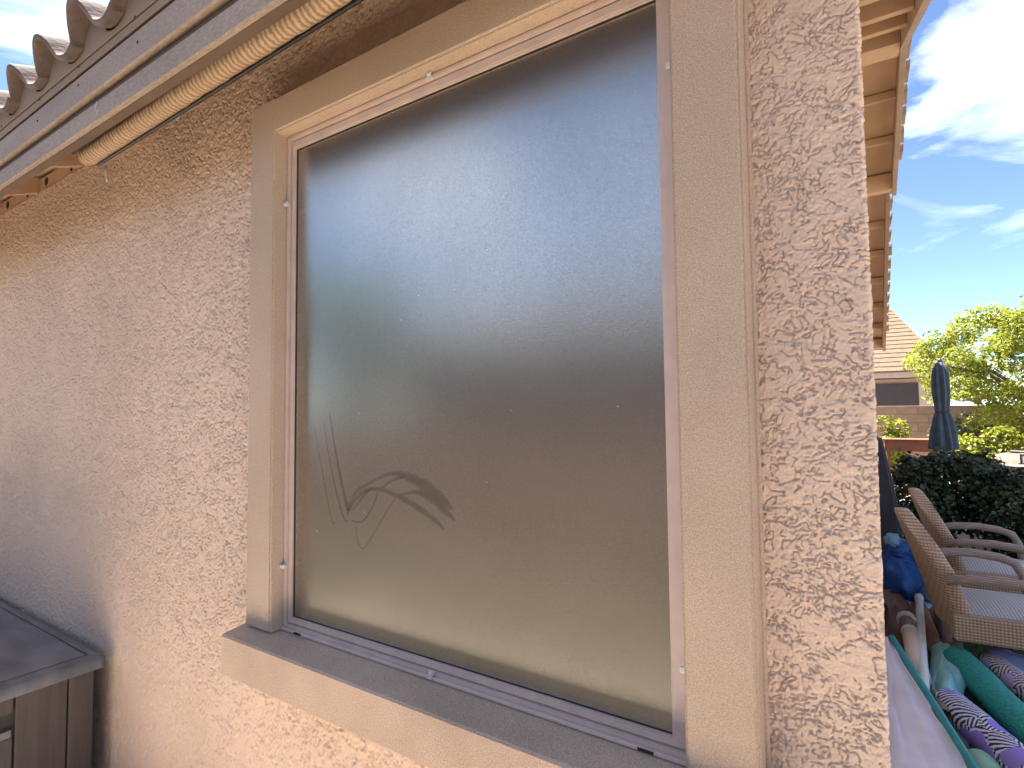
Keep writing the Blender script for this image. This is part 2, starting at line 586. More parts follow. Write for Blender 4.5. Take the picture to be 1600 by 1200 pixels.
M['purple_print'] = print_mat('purple_leaf_print', (0.68, 0.67, 0.80), (0.035, 0.025, 0.07), (0.30, 0.22, 0.68), 9)
M['white_print'] = print_mat('white_leaf_print', (0.60, 0.57, 0.64), (0.10, 0.07, 0.10), (0.42, 0.34, 0.62), 12)

# ------------------------------------------------------------------ ground
def sheet(name, x0, x1, y0, y1, z, mt):
    return struct(link(name, pydata(name, [(x0, y0, z), (x1, y0, z), (x1, y1, z), (x0, y1, z)], [(0, 1, 2, 3)]), mt))
sheet('ground', -400, 400, -400, 400, 0.0, M['gravel'])
M['bounce_strip'] = mat('bounce_strip_pale', (0.70, 0.60, 0.49), 0.9, 0.05, 2, 0.3, 90, 0.004, spec=0.3, fine=0.08, fscale=90)
M['dark_strip'] = mat('added_dark_ground', (0.036, 0.029, 0.022), 0.95, 0.2, 9, 0.8, 60, 0.02, spec=0.2, fine=0.4, fscale=50)
sheet('bounce_strip', -14, 1.6, -1.40, -0.002, 0.006, M['bounce_strip'])  # pale ground strip added out of view to bounce sunlight onto the wall
sheet('added_dark_strip', -14, 6, -4.6, -1.40, 0.005, M['dark_strip'])  # dark strip added out of view to dim the ground mirrored in the pane
sheet('patio', 0.02, 6.0, 1.0, 6.2, 0.006, M['patio'])

# ------------------------------------------------------------------ the house
house = thing('house', 'tan stucco house with frosted window and tiled eave', 'house', (0, 0, 0))
WALL_TOP = 2.808
XC = 0.012                                   # corner of the wall

def stucco_height(X, Z, depth, k, crumb):
    """troweled lace finish; crumb = how broken up the crevices are"""
    X, Z = X * k, Z * k
    nA, nB, nC, nD, nE = [Noise2(s) for s in (11, 12, 13, 14, 15)]
    wx = X + 0.010 * nA(X / 0.035, Z / 0.035)
    wz = Z + 0.010 * nB(X / 0.035, Z / 0.035)
    a = nC(wx / 0.016, wz / 0.012) + (0.45 + 0.30 * crumb) * nD(wx / 0.0070, wz / 0.0062) + 0.25 * crumb * nE(X / 0.0032, Z / 0.0032)
    a2 = nB(wx / 0.011 + 50, wz / 0.009 + 20) + 0.4 * nC(wx / 0.006, wz / 0.006)
    b = nE(wx / 0.030, wz / 0.020) + 0.5 * nA(wx / 0.012, wz / 0.010)
    plate = sstep(-0.06, 0.06, b)                              # troweled plateaus with abrupt edges
    gate = sstep(-0.38, 0.0, nD(X / 0.030, Z / 0.026) + (0.4 + 0.3 * crumb) * nB(X / 0.008, Z / 0.008))
    gate2 = sstep(-0.14, 0.14, nA(X / 0.050 + 9, Z / 0.040) + (0.4 + 0.3 * crumb) * nE(X / 0.009, Z / 0.009))
    worm = (1 - sstep(0.04, 0.19, np.abs(a))) * gate
    worm2 = (1 - sstep(0.04, 0.20, np.abs(a2))) * gate2
    h = 0.25 * depth * plate - depth * np.maximum(worm, 0.8 * worm2)
    h += 0.0007 * nC(X / 0.0040, Z / 0.0040) + 0.0005 * nB(X / 0.0085, Z / 0.0075)
    h += 0.0008 * nE(X / 0.22, Z / 0.18)
    return h

def wall_grid(xs, zs, depth, hole, corner, k, crumb):
    nx, nz = len(xs), len(zs)
    X, Z = np.meshgrid(xs, zs, indexing='ij')
    h = stucco_height(X, Z, depth, k, crumb)
    Y = -h.copy()
    X2 = X.copy()
    if corner:                                   # rounded, ragged corner
        d = np.clip((X - (XC - 0.010)) / 0.009, 0, 1)
        Y = Y + 0.010 * d ** 3
        X2 = X + (X > XC - 0.011) * (0.7 * h + 0.001)
    V = np.stack([X2, Y, Z], -1).reshape(-1, 3)
    I = np.arange(nx * nz).reshape(nx, nz)
    Q = np.stack([I[:-1, :-1], I[1:, :-1], I[1:, 1:], I[:-1, 1:]], -1)
    if hole:
        CX, CZ = np.meshgrid((xs[:-1] + xs[1:]) / 2, (zs[:-1] + zs[1:]) / 2, indexing='ij')
        Q = Q[~((CX > -1.60) & (CX < -0.23) & (CZ > 0.86) & (CZ < 2.53))]
    return V, Q.reshape(-1, 4)

def build_wall():
    zlow = np.arange(0, 0.29, 0.008)
    xs = np.concatenate([np.arange(-4.8, -3.0, 0.0050), np.arange(-3.0, -1.6, 0.0036), np.arange(-1.6, -0.20, 0.0040), [-0.20]])
    zs = np.concatenate([zlow, np.arange(0.29, 0.70, 0.0045), np.arange(0.70, WALL_TOP, 0.0034), [WALL_TOP]])
    V1, Q1 = wall_grid(xs, zs, 0.0062, True, False, 1.4, 1.0)
    xs = np.concatenate([np.arange(-0.20, XC - 0.001, 0.00145), [XC - 0.001]])
    zs = np.concatenate([zlow, np.arange(0.30, 0.70, 0.01), np.arange(0.70, WALL_TOP, 0.0017), [WALL_TOP]])
    V2, Q2 = wall_grid(xs, zs, 0.0043, False, True, 1.05, 0.35)
    ex = np.array([(-9, 0, 0), (-4.8, 0, 0), (-4.8, 0, WALL_TOP), (-9, 0, WALL_TOP)])
    n0 = len(V1) + len(V2)
    V = np.concatenate([V1, V2, ex])
    Q = np.concatenate([Q1, Q2 + len(V1), [[n0, n0 + 1, n0 + 2, n0 + 3]]])
    me = bpy.data.meshes.new('stucco_wall')
    me.vertices.add(len(V))
    me.vertices.foreach_set('co', V.astype(np.float32).ravel())
    me.loops.add(len(Q) * 4)
    me.loops.foreach_set('vertex_index', Q.astype(np.int32).ravel())
    me.polygons.add(len(Q))
    me.polygons.foreach_set('loop_start', np.arange(0, len(Q) * 4, 4, dtype=np.int32))
    me.update(calc_edges=True)
    me.polygons.foreach_set('use_smooth', np.ones(len(Q), dtype=bool))
    return me
wall = link('stucco_wall', build_wall(), M['stucco'], house)

PITCH = 0.4125
RIDGE_Y = 4.01
def zs_front(y):
    return 2.770 + PITCH * (y + 0.33)
ZR = zs_front(RIDGE_Y)
BK = [(RIDGE_Y, ZR), (6.15, ZR - 0.43), (6.16, ZR - 0.45)]
def zs_back(y):
    return ZR - 0.201 * (y - RIDGE_Y)
def zs_third(y):
    return 4.10 - 0.363 * (y - 6.45)
# gable side wall with its thickness
gable_poly = [(0.008, 0), (0.008, 2.805), (0.01, zs_front(0.01) - 0.002), (RIDGE_Y, ZR - 0.002), (6.2, zs_back(6.2) - 0.002), (6.2, zs_third(6.2) - 0.002), (10.0, zs_third(10.0) - 0.002), (10.0, 0)]
link('gable_wall', prism('gable_wall', gable_poly, 'x', XC - 0.16, XC), M['stucco'], house)
link('back_wall', box_mesh('back_wall', (-9, 9.8, 0), (XC - 0.17, 9.98, 2.7)), M['stucco'], house)
link('far_end_wall', box_mesh('far_end_wall', (-9.2, 0.01, 0), (-9.0, 9.98, 2.8)), M['stucco'], house)

# roof slabs
def slab(name, y0, z0, y1, z1, x0, x1, t, mt, parent):
    return link(name, prism(name, [(y0, z0), (y1, z1), (y1, z1 + t), (y0, z0 + t)], 'x', x0, x1), mt, parent)
roof = slab('roof', -0.335, zs_front(-0.335), RIDGE_Y, ZR, -9.3, 0.306, 0.03, M['soffit'], house)
slab('rear_slope', RIDGE_Y + 0.001, ZR, 6.2, zs_back(6.2), -9.3, 0.306, 0.03, M['soffit'], roof)
slab('lower_slope', 6.42, zs_third(6.42), 10.22, zs_third(10.22), -9.3, 0.256, 0.03, M['soffit'], roof)

# the fascia along the eave, board by board
def xboard(name, y0, y1, z0, z1, mt, bev=0.003, x0=-9.3, x1=0.35):
    return link(name, box_mesh(name, (x0, y0, z0), (x1, y1, z1), bev), mt, house)
xboard('fascia_board', -0.352, -0.334, 2.544, 2.612, M['fascia'], 0.004)
xboard('fascia_backing', -0.3335, -0.305, 2.546, 2.612, M['backing'], 0.002)
xboard('fascia_strip', -0.336, -0.308, 2.6135, 2.644, M['backing'], 0.002)
xboard('fascia_trim', -0.356, -0.309, 2.645, 2.738, M['fascia'], 0.005)
xboard('fascia_strip', -0.345, -0.3105, 2.7395, 2.753, M['box_dark'], 0.001)
xboard('eave_board', -0.3532, -0.337, 2.754, 2.7815, M['eave_tan'], 0.003)

nail_me = lathe_mesh('nail_head', [(0.004, 0.0), (0.004, 0.0015), (0.002, 0.002)], 8)
for i in range(14):
    for zz in (2.785, 2.70):
        o = link('nail_head', nail_me, M['slot'], house)
        o.rotation_euler = (math.pi / 2, 0, 0)
        o.location = (-4.6 + i * 0.402 + random.uniform(-.03, .03), -0.3535 if zz > 2.75 else -0.3565, zz + random.uniform(-.012, .012))
for (x, z, l) in ((-2.072, 2.578, 0.030), (-2.062, 2.562, 0.016), (-2.30, 2.69, 0.012)):
    link('paint_scratch', pydata('paint_scratch', [(x, -0.3545, z), (x + 0.003, -0.3545, z + 0.001), (x + 0.012 + 0.2 * l, -0.3545, z + l), (x + 0.010, -0.3545, z + l * 0.9)], [(0, 1, 2, 3)]), M['clip'], house)
# rafter tails, vented blocking between them
raf_me = prism('rafter', [(-0.309, zs_front(-0.309) - 0.092), (0.12, zs_front(0.12) - 0.092), (0.12, zs_front(0.12) - 0.002), (-0.309, zs_front(-0.309) - 0.002)], 'x', -0.02, 0.02, 0.002)
def blocking_mesh():
    bm = bmesh.new()
    add_box(bm, (0.021, 0.004, 2.8085), (0.583, 0.04, 2.885))
    return bm_mesh('blocking', bm)
blk_me = blocking_mesh()
hole_me = lathe_mesh('vent_hole', [(0.021, -0.002), (0.024, 0.0), (0.021, 0.002), (0.010, 0.003)], 16)
xr = -3.205 + 0.604 * 5
rafters = []
while xr > -8.5:
    o = link('rafter', raf_me, M['rafter'], house)
    o.location = (xr, 0, 0)
    b = link('blocking', blk_me, M['rafter'], house)
    b.location = (xr, 0, 0)
    for dx, sc_ in ((0.14, 1.0), (0.47, 0.45)):
        hh = link('vent_hole', hole_me, M['slot'], b)
        hh.rotation_euler = (math.pi / 2, 0, 0)
        hh.location = (dx, 0.003, 2.850 if sc_ == 1.0 else 2.835)
        hh.scale = (sc_, sc_, 1)
    xr -= 0.604

# S-shaped roof tiles
def s_tile(length=0.42):
    n = 22
    t = 0.022
    W_ = 0.30
    prof = []
    for i in range(n + 1):
        u = i / n
        if u < 0.56:
            z = 0.092 * math.sin(math.pi * u / 0.56) ** 0.8
        else:
            z = -0.016 * math.sin(math.pi * (u - 0.56) / 0.44)
        prof.append((u * W_, z))
    bm = bmesh.new()
    rows = []
    for (yy, dz) in ((0, 0.0), (0.006, 0.004), (length, 0.0)):
        top = [bm.verts.new((x, yy, z + t + (-0.004 if yy == 0 else 0))) for x, z in prof]
        bot = [bm.verts.new((x, yy, z + (0.003 if yy == 0 else 0))) for x, z in prof]
        rows.append((top, bot))
    for (ta, ba), (tb, bb) in zip(rows[:-1], rows[1:]):
        for i in range(n):
            bm.faces.new((ta[i], ta[i + 1], tb[i + 1], tb[i]))
            bm.faces.new((ba[i], bb[i], bb[i + 1], ba[i + 1]))
        bm.faces.new((ta[0], tb[0], bb[0], ba[0]))
        bm.faces.new((ta[n], ba[n], bb[n], tb[n]))
    for (tt, bb_), flip in ((rows[0], False), (rows[-1], True)):
        for i in range(n):
            f = (tt[i], bb_[i], bb_[i + 1], tt[i + 1])
            bm.faces.new(f if not flip else f[::-1])
    bmesh.ops.recalc_face_normals(bm, faces=bm.faces)
    me = bm_mesh('roof_tile', bm, True)
    return me
tile_me = s_tile()
ang = math.atan(PITCH)
# closure piece that fills the hollow under each eave tile
pf = []
for i in range(23):
    u = i / 22
    pf.append((u * 0.30, (0.092 * math.sin(math.pi * min(u, 0.56) / 0.56) ** 0.8 if u < 0.56 else -0.016 * math.sin(math.pi * (u - 0.56) / 0.44)) + 0.004))
stop_me = prism('bird_stop', [(0.0, -0.03)] + pf + [(0.30, -0.03)], 'y', 0.0, 0.012)
# courses above the eave; the eave course shows its wavy ends against the sky
for course in range(4):
    y = -0.380 + course * 0.36 * math.cos(ang)
    z = 2.818 + PITCH * (y + 0.380) + (0.0 if course == 0 else 0.02)
    x = -2.475 - 0.30 * (18 if course == 0 else 8)
    while x < 0.10:
        o = link('roof_tile', tile_me, M['tile'], roof)
        o.location = (x + random.uniform(-0.004, 0.004), y + random.uniform(-0.006, 0.006), z + random.uniform(-0.003, 0.003))
        o.rotation_euler = (ang - 0.03, random.uniform(-0.015, 0.015), random.uniform(-0.01, 0.01))
        if course == 0:
            bs = link('bird_stop', stop_me, M['eave_tan'], roof)
            bs.location = (x, -0.3535, z)
        x += 0.30
# the rest of the tiled slope: one corrugated field in steps
def tile_field(y0, y1, zf, x0, x1):
    vs, fs = [], []
    nxp = int((x1 - x0) / 0.05)
    y = y0
    step = 0.33 if y1 > y0 else -0.33
    while (y < y1):
        ya, yb = y, min(y1, y + 0.33)
        base = len(vs)
        for yy, lift in ((ya, 0.05), (yb, 0.025)):
            for i in range(nxp + 1):
                x = x0 + (x1 - x0) * i / nxp
                vs.append((x, yy, zf(yy) + lift + 0.045 * (0.5 + 0.5 * math.sin(2 * math.pi * x / 0.30))))
        for i in range(nxp):
            fs.append((base + i, base + i + 1, base + nxp + 2 + i, base + nxp + 1 + i))
        y = yb + 1e-6
    return pydata('tile_field', vs, fs)
f1 = link('tile_field', tile_field(1.0, RIDGE_Y, zs_front, -9.3, 0.24), M['tile'], roof)
f1['kind'] = 'stuff'
f2 = link('tile_field', tile_field(RIDGE_Y + 0.01, 6.2, zs_back, -9.3, 0.24), M['tile'], roof)
f2['kind'] = 'stuff'
f3 = link('tile_field', tile_field(6.42, 10.25, zs_third, -9.3, 0.19), M['tile'], roof)
f3['kind'] = 'stuff'

# rake boards on the gable
def rake(name, y0, y1, zf, x0, x1, drop, up, mt):
    poly = [(y0, zf(y0) - drop), (y1, zf(y1) - drop), (y1, zf(y1) + up), (y0, zf(y0) + up)]
    return link(name, prism(name, poly, 'x', x0, x1, 0.002), mt, house)
rake('rake_board', -0.306, RIDGE_Y, zs_front, 0.308, 0.35, 0.212, 0.03, M['fascia'])
rake('rake_board', RIDGE_Y + 0.003, 6.2, zs_back, 0.308, 0.35, 0.212, 0.03, M['fascia'])
rake('rake_board', 6.42, 10.22, zs_third, 0.258, 0.30, 0.20, 0.03, M['eave_tan'])
rk_me = box_mesh('rake_tile', (-0.06, 0, 0), (0.06, 0.27, 0.06), 0.012, 2)
M['rake_tile'] = mat('rake_tile_clay', (0.34, 0.27, 0.225), 0.9, 0.25, 7, 0.6, 90, 0.003, fine=0.15, fscale=120)
def rake_tiles(y0, y1, zf, x, step):
    y = y0
    while (y < y1):
        o = link('rake_tile', rk_me, M['rake_tile'], roof)
        sl = math.atan(zf(y + 0.1) - zf(y)) / 1.0
        a = math.atan((zf(y + 0.1) - zf(y)) / 0.1)
        o.location = (x + random.uniform(-0.004, 0.004), y, zf(y) + 0.034)
        o.rotation_euler = (a + 0.14 * (1 if a < 0 else -1), random.uniform(-0.08, 0.08), random.uniform(-0.06, 0.06))
        y += step
rake_tiles(-0.38, RIDGE_Y - 0.2, zs_front, 0.335, 0.31)
rake_tiles(RIDGE_Y - 0.05, 6.05, zs_back, 0.345, 0.30)
rake_tiles(6.42, 10.1, zs_third, 0.285, 0.31)
# lookouts carrying the overhang
def lookout(y, zf, w, h, x1):
    me = box_mesh('lookout', (XC + 0.001, y, zf(y) - h - 0.012), (x1, y + w, min(zf(y), zf(y + w)) - 0.003), 0.003)
    return link('lookout', me, M['soffit'], house)
for y in (0.35, 0.95, 1.55, 2.15, 2.75, 3.30):
    lookout(y, zs_front, 0.045, 0.13, 0.307)
lookout(RIDGE_Y - 0.10, zs_front, 0.20, 0.16, 0.307)
for y in (4.75, 5.40):
    lookout(y, zs_back, 0.045, 0.07, 0.307)
lookout(6.06, zs_back, 0.10, 0.20, 0.307)
for y in (7.0, 7.6, 8.25, 8.95, 9.6):
    lookout(y, zs_third, 0.045, 0.09, 0.257)
lookout(10.1, zs_third, 0.11, 0.19, 0.257)

# ------------------------------------------------------------------ the window (frame with its parts)
OX0, OX1, OZ0, OZ1 = -1.533, -0.295, 0.938, 2.478      # opening in the trim
GX0, GX1, GZ0, GZ1 = -1.506, -0.334, 0.971, 2.438      # visible glass
def ring_frame(name, xo0, xo1, zo0, zo1, xi0, xi1, zi0, zi1, y0, y1, bev):
    bm = bmesh.new()
    def loop(x0, x1, z0, z1, y):
        return [bm.verts.new(p) for p in ((x0, y, z0), (x1, y, z0), (x1, y, z1), (x0, y, z1))]
    of, inf_ = loop(xo0, xo1, zo0, zo1, y0), loop(xi0, xi1, zi0, zi1, y0)
    ob, ib = loop(xo0, xo1, zo0, zo1, y1), loop(xi0, xi1, zi0, zi1, y1)
    for k in range(4):
        j = (k + 1) % 4
        bm.faces.new((of[k], of[j], inf_[j], inf_[k]))
        bm.faces.new((ob[k], ib[k], ib[j], ob[j]))
        bm.faces.new((of[k], ob[k], ob[j], of[j]))
        bm.faces.new((inf_[k], inf_[j], ib[j], ib[k]))
    bmesh.ops.recalc_face_normals(bm, faces=bm.faces)
    if bev:
        es = [e for e in bm.edges if all(abs(v.co.y - y0) < 1e-6 for v in e.verts)]
        bmesh.ops.bevel(bm, geom=es, offset=bev, segments=2, affect='EDGES')
    return bm_mesh(name, bm)
win = link('window', ring_frame('window', OX0 + 0.001, OX1 + 0.02, OZ0 - 0.006, OZ1 - 0.001, OX0 + 0.012, OX1 - 0.008, OZ0 + 0.014, OZ1 - 0.014, -0.026, 0.03, 0.002), M['frame'], house)
link('screen_frame', ring_frame('screen_frame', OX0 + 0.0135, OX1 - 0.0095, OZ0 + 0.0155, OZ1 - 0.0155, GX0, GX1, GZ0, GZ1, -0.0185, 0.02, 0.003), M['frame'], win)
# narrow dark gasket between pane and frame
link('gasket', ring_frame('gasket', GX0 + 0.0005, GX1 - 0.0005, GZ0 + 0.0005, GZ1 - 0.0005, GX0 + 0.0022, GX1 - 0.002, GZ0 + 0.0015, GZ1 - 0.0025, -0.0085, 0.01, 0.0), M['slot'], win)
# lip of the bottom rail
link('bottom_lip', box_mesh('bottom_lip', (OX0 + 0.004, -0.036, OZ0 - 0.002), (OX1 + 0.004, -0.0265, OZ0 + 0.006), 0.0015), M['frame'], win)
link('pane', box_mesh('pane', (GX0 + 0.0023, -0.006, GZ0 + 0.0016), (GX1 - 0.0021, 0.0, GZ1 - 0.0026)), M['pane'], win)
# trim: three smooth stucco bands round the opening
TX0, TX1, TZ1 = -1.660, -0.171, 2.588
bm = bmesh.new()
outer = [(TX0, 0.935), (TX0, TZ1), (TX1, TZ1), (TX1, 0.935)]
inner = [(OX0, 0.935), (OX0, OZ1), (OX1, OZ1), (OX1, 0.935)]
vf_o = [bm.verts.new((x, -0.070, z)) for x, z in outer]
vf_i = [bm.verts.new((x, -0.070, z)) for x, z in inner]
vb_o = [bm.verts.new((x, 0.02, z)) for x, z in outer]
vb_i = [bm.verts.new((x, 0.02, z)) for x, z in inner]
for k in range(3):
    bm.faces.new((vf_o[k], vf_o[k + 1], vf_i[k + 1], vf_i[k]))
    bm.faces.new((vb_o[k], vb_i[k], vb_i[k + 1], vb_o[k + 1]))
    bm.faces.new((vf_o[k], vb_o[k], vb_o[k + 1], vf_o[k + 1]))
    bm.faces.new((vf_i[k], vf_i[k + 1], vb_i[k + 1], vb_i[k]))
for k in (0, 3):
    bm.faces.new((vf_o[k], vf_i[k], vb_i[k], vb_o[k]))
bmesh.ops.recalc_face_normals(bm, faces=bm.faces)
es = [e for e in bm.edges if all(abs(v.co.y + 0.07) < 1e-6 for v in e.verts)]
bmesh.ops.bevel(bm, geom=es, offset=0.006, segments=3, affect='EDGES')
link('window_trim', bm_mesh('window_trim', bm), M['trim'], win)
link('sill', prism('sill', [(-0.130, 0.800), (0.015, 0.800), (0.015, 0.9395), (-0.130, 0.921)], 'x', -1.690, -0.108, 0.005), M['sill'], win)
# paint bead where the trim meets the stucco on the right
link('caulk_bead', tube_mesh('caulk_bead', [(TX1 + 0.001, -0.002 + 0.001 * math.sin(i), 0.94 + i * 0.11) for i in range(16)], 0.006, 8), M['trim'], win)

def clip_mesh():
    bm = bmesh.new()
    add_box(bm, (-0.006, -0.010, -0.011), (0.006, -0.004, 0.011), 0.0025, 2)
    add_tube(bm, [(0, -0.004, 0), (0, 0.004, 0)], 0.006, 10)
    add_tube(bm, [(0, -0.013, 0.002), (0, -0.010, 0.002)], [0.003, 0.004], 8)
    return bm_mesh('clip', bm)
clip_me = clip_mesh()
for (x, z, r) in ((-1.521, 2.255, 1.4), (-1.522, 1.127, 1.5), (-0.926, 0.950, 0.25), (-0.926, 2.466, 0.3), (-0.300, 1.112, 1.5), (-0.300, 2.274, 1.45)):
    o = link('clip', clip_me, M['clip'], win)
    o.location = (x, -0.029, z)
    o.rotation_euler = (0, r, 0)
slot_me = box_mesh('weep_slot', (-0.016, -0.0005, -0.0028), (0.016, 0.001, 0.0028), 0.0)
for x in (-1.447, -0.381):
    o = link('weep_slot', slot_me, M['slot'], win)
    o.location = (x, -0.0368, OZ0 + 0.0025)

# wiped arcs in the dust
def ribbon(name, pts, widths, mt, y=-0.0064):
    P = [Vector((p[0], 0, p[1])) for p in pts]
    # Catmull-Rom
    out, ws = [], []
    n = len(P)
    for i in range(n - 1):
        p0, p1, p2, p3 = P[max(0, i - 1)], P[i], P[i + 1], P[min(n - 1, i + 2)]
        for k in range(8):
            t = k / 8
            out.append(0.5 * ((2 * p1) + (p2 - p0) * t + (2 * p0 - 5 * p1 + 4 * p2 - p3) * t * t + (3 * p1 - p0 - 3 * p2 + p3) * t ** 3))
            ws.append(widths[i] * (1 - t) + widths[i + 1] * t)
    out.append(P[-1])
    ws.append(widths[-1])
    ts = frame_dirs(out)
    vs, fs = [], []
    for p, t, w in zip(out, ts, ws):
        nrm = Vector((-t.z, 0, t.x))
        w = w * random.uniform(0.85, 1.15)
        a, b = p + nrm * w / 2, p - nrm * w / 2
        vs += [(a.x, y, a.z), (b.x, y, b.z)]
    for i in range(len(out) - 1):
        fs.append((2 * i, 2 * i + 1, 2 * i + 3, 2 * i + 2))
    return link(name, pydata(name, vs, fs), mt, win)
sm = [
    ([(-1.345, 1.60), (-1.305, 1.44), (-1.262, 1.315)], [0.002, 0.005, 0.008]),
    ([(-1.375, 1.58), (-1.335, 1.43), (-1.285, 1.300), (-1.262, 1.285)], [0.001, 0.003, 0.004, 0.003]),
    ([(-1.415, 1.56), (-1.37, 1.40), (-1.335, 1.285), (-1.318, 1.275)], [0.001, 0.002, 0.002, 0.002]),
    ([(-1.262, 1.315), (-1.23, 1.37), (-1.16, 1.405), (-1.09, 1.43), (-1.03, 1.425), (-0.97, 1.405), (-0.91, 1.375), (-0.878, 1.352)], [0.003, 0.004, 0.004, 0.006, 0.012, 0.019, 0.014, 0.003]),
    ([(-1.265, 1.305), (-1.22, 1.36), (-1.15, 1.385), (-1.06, 1.370), (-0.99, 1.345), (-0.935, 1.320), (-0.905, 1.300)], [0.003, 0.006, 0.006, 0.008, 0.011, 0.008, 0.002]),
    ([(-1.06, 1.375), (-1.00, 1.387), (-0.95, 1.375), (-0.905, 1.350), (-0.870, 1.325)], [0.002, 0.006, 0.012, 0.013, 0.002]),
    ([(-1.255, 1.29), (-1.205, 1.290), (-1.165, 1.33), (-1.14, 1.38)], [0.002, 0.003, 0.003, 0.002]),
    ([(-1.23, 1.29), (-1.222, 1.235), (-1.20, 1.215), (-1.165, 1.25), (-1.12, 1.31), (-1.075, 1.365)], [0.0015, 0.002, 0.002, 0.002, 0.002, 0.002]),
    ([(-1.245, 1.315), (-1.205, 1.355), (-1.17, 1.385)], [0.002, 0.004, 0.003]),
    ([(-1.13, 1.385), (-1.09, 1.41), (-1.04, 1.425)], [0.002, 0.004, 0.004]),
]
for pts, ws in sm:
    ribbon('smudge', pts, [w * 1.1 for w in ws], M['smudge'], y=-0.00625 - 0.00004 * random.random())
    ribbon('smudge', pts, [w * 1.9 + 0.001 for w in ws], M['smudge'], y=-0.00640 - 0.00004 * random.random())
# tiny flecks stuck to the pane
for i in range(14):
    x, z = random.uniform(-1.4, -0.4), random.uniform(1.0, 2.2)
    r = 0
    if i == 0: x, z = -0.874, 1.975
    if i == 1: x, z = -0.99, 1.905
    if i == 2: x, z = -0.385, 2.262
    r = random.uniform(0.0007, 0.0013) if i else 0.0026
    link('fleck', pydata('fleck', [(x + r * math.cos(a) * random.uniform(.7, 1.3), -0.0066, z + r * math.sin(a)) for a in (0, 1.2, 2.4, 3.6, 5)], [(0, 1, 2, 3, 4)]), M['clip'], win)

# ------------------------------------------------------------------ rolled shade under the eave
shade = thing('roller_shade', 'rolled straw coloured woven shade hanging under the eave', 'shade', (-2.55, -0.205, 2.609))
shade.rotation_euler = (0, -0.026, 0)
def roll_mesh():
    bm = bmesh.new()
    n = 28
    rings = []
    L = 2.45
    for i in range(120):
        x = L * i / 119
        r0 = 0.031 + 0.0012 * math.sin(i * 1.7) + 0.0008 * math.sin(i * 0.6)
        ring = []
        for k in range(n):
            a = 2 * math.pi * k / n
            r = r0 + 0.0016 * ((k % 2) * 2 - 1) * 0.5 + (0.006 if 0.0 < a < 0.35 else 0)
            ring.append(bm.verts.new((x, r * math.cos(a), r * math.sin(a))))
        rings.append(ring)
    for a, b in zip(rings[:-1], rings[1:]):
        for k in range(n):
            bm.faces.new((a[k], b[k], b[(k + 1) % n], a[(k + 1) % n]))
    bm.faces.new(rings[0]); bm.faces.new(rings[-1][::-1])
    bmesh.ops.recalc_face_normals(bm, faces=bm.faces)
    return bm_mesh('roll', bm, True)
link('roll', roll_mesh(), M['straw'], shade)
link('black_strip', box_mesh('black_strip', (-0.02, -0.054, 0.002), (2.46, -0.036, 0.022), 0.002), M['black'], shade)  # thin black strip along the upper side of the roll
link('bottom_bar', tube_mesh('bottom_bar', [(-0.01, 0.038, -0.014), (2.46, 0.038, -0.014)], 0.006, 8), M['black'], shade)
link('end_cap', tube_mesh('end_cap', [(-0.014, 0, 0), (-0.002, 0, 0)], [0.026, 0.030], 20), M['cream'], shade)
bm = bmesh.new()
add_tube(bm, [(0.02, 0.055, -0.020), (0.022, 0.058, -0.055), (0.016, 0.06, -0.075), (0.028, 0.058, -0.085), (0.034, 0.056, -0.070)], [0.005, 0.006, 0.006, 0.005, 0.004], 8)
link('hook', bm_mesh('hook', bm, True), M['clip'], shade)
for x in (0.25, 1.05, 1.85):
    link('bracket', box_mesh('bracket', (x, -0.053, 0.019), (x + 0.03, -0.043, 0.12), 0.002), M['black'], shade)

# ------------------------------------------------------------------ storage box against the wall
BX, BZ = -2.72, 0.60                       # end face, lid top height
sbox = thing('storage_box', 'dark brown plastic storage box with grey lid against the stucco wall', 'storage box', (BX, -0.04, 0))
def lbox(name, lo, hi, mt, parent, bev=0.004, seg=2):
    return link(name, box_mesh(name, lo, hi, bev, seg), mt, parent)
lbox('body', (-2.00, -0.655, 0.02), (-0.024, -0.030, 0.555), M['box_dark'], sbox, 0.006)
def lid_mesh():
    nx, ny = 60, 36
    vs, fs = [], []
    for i in range(nx + 1):
        for j in range(ny + 1):
            u, v = i / nx, j / ny
            x, y = -2.02 + 2.03 * u, -0.68 + 0.68 * v
            e = min(u, 1 - u) * 2.03
            g = min(v, 1 - v) * 0.68
            ed = min(e, g)
            z = 0.590 + 0.010 * min(1, ed / 0.012) ** 0.5 - (0.006 if 0.045 < ed < 0.052 else 0)
            z += 0.012 * sstep(0.06, 0.3, np.array(ed)) + 0.0015 * math.sin(9 * x + 4 * y) * (ed > 0.05)
            vs.append((x, y, float(z)))
    for i in range(nx):
        for j in range(ny):
            a = i * (ny + 1) + j
            fs.append((a, a + ny + 1, a + ny + 2, a + 1))
    # skirt
    border = [i * (ny + 1) for i in range(nx + 1)] + [nx * (ny + 1) + j for j in range(1, ny + 1)] + \
             [i * (ny + 1) + ny for i in range(nx - 1, -1, -1)] + [j for j in range(ny - 1, 0, -1)]
    b0 = len(vs)
    for b in border:
        vs.append((vs[b][0], vs[b][1], 0.545))
    nb = len(border)
    for k in range(nb):
        fs.append((border[k], b0 + k, b0 + (k + 1) % nb, border[(k + 1) % nb]))
    return pydata('lid', vs, fs, True)
def ring_frame_flat():
    o_ = [(-1.975, -0.635), (-0.035, -0.635), (-0.035, -0.045), (-1.975, -0.045)]
    i_ = [(-1.970, -0.630), (-0.040, -0.630), (-0.040, -0.050), (-1.970, -0.050)]
    return pydata('lid_dark_strip', [(x, y, 0.6012) for x, y in o_ + i_], [(k, (k + 1) % 4, 4 + (k + 1) % 4, 4 + k) for k in range(4)])
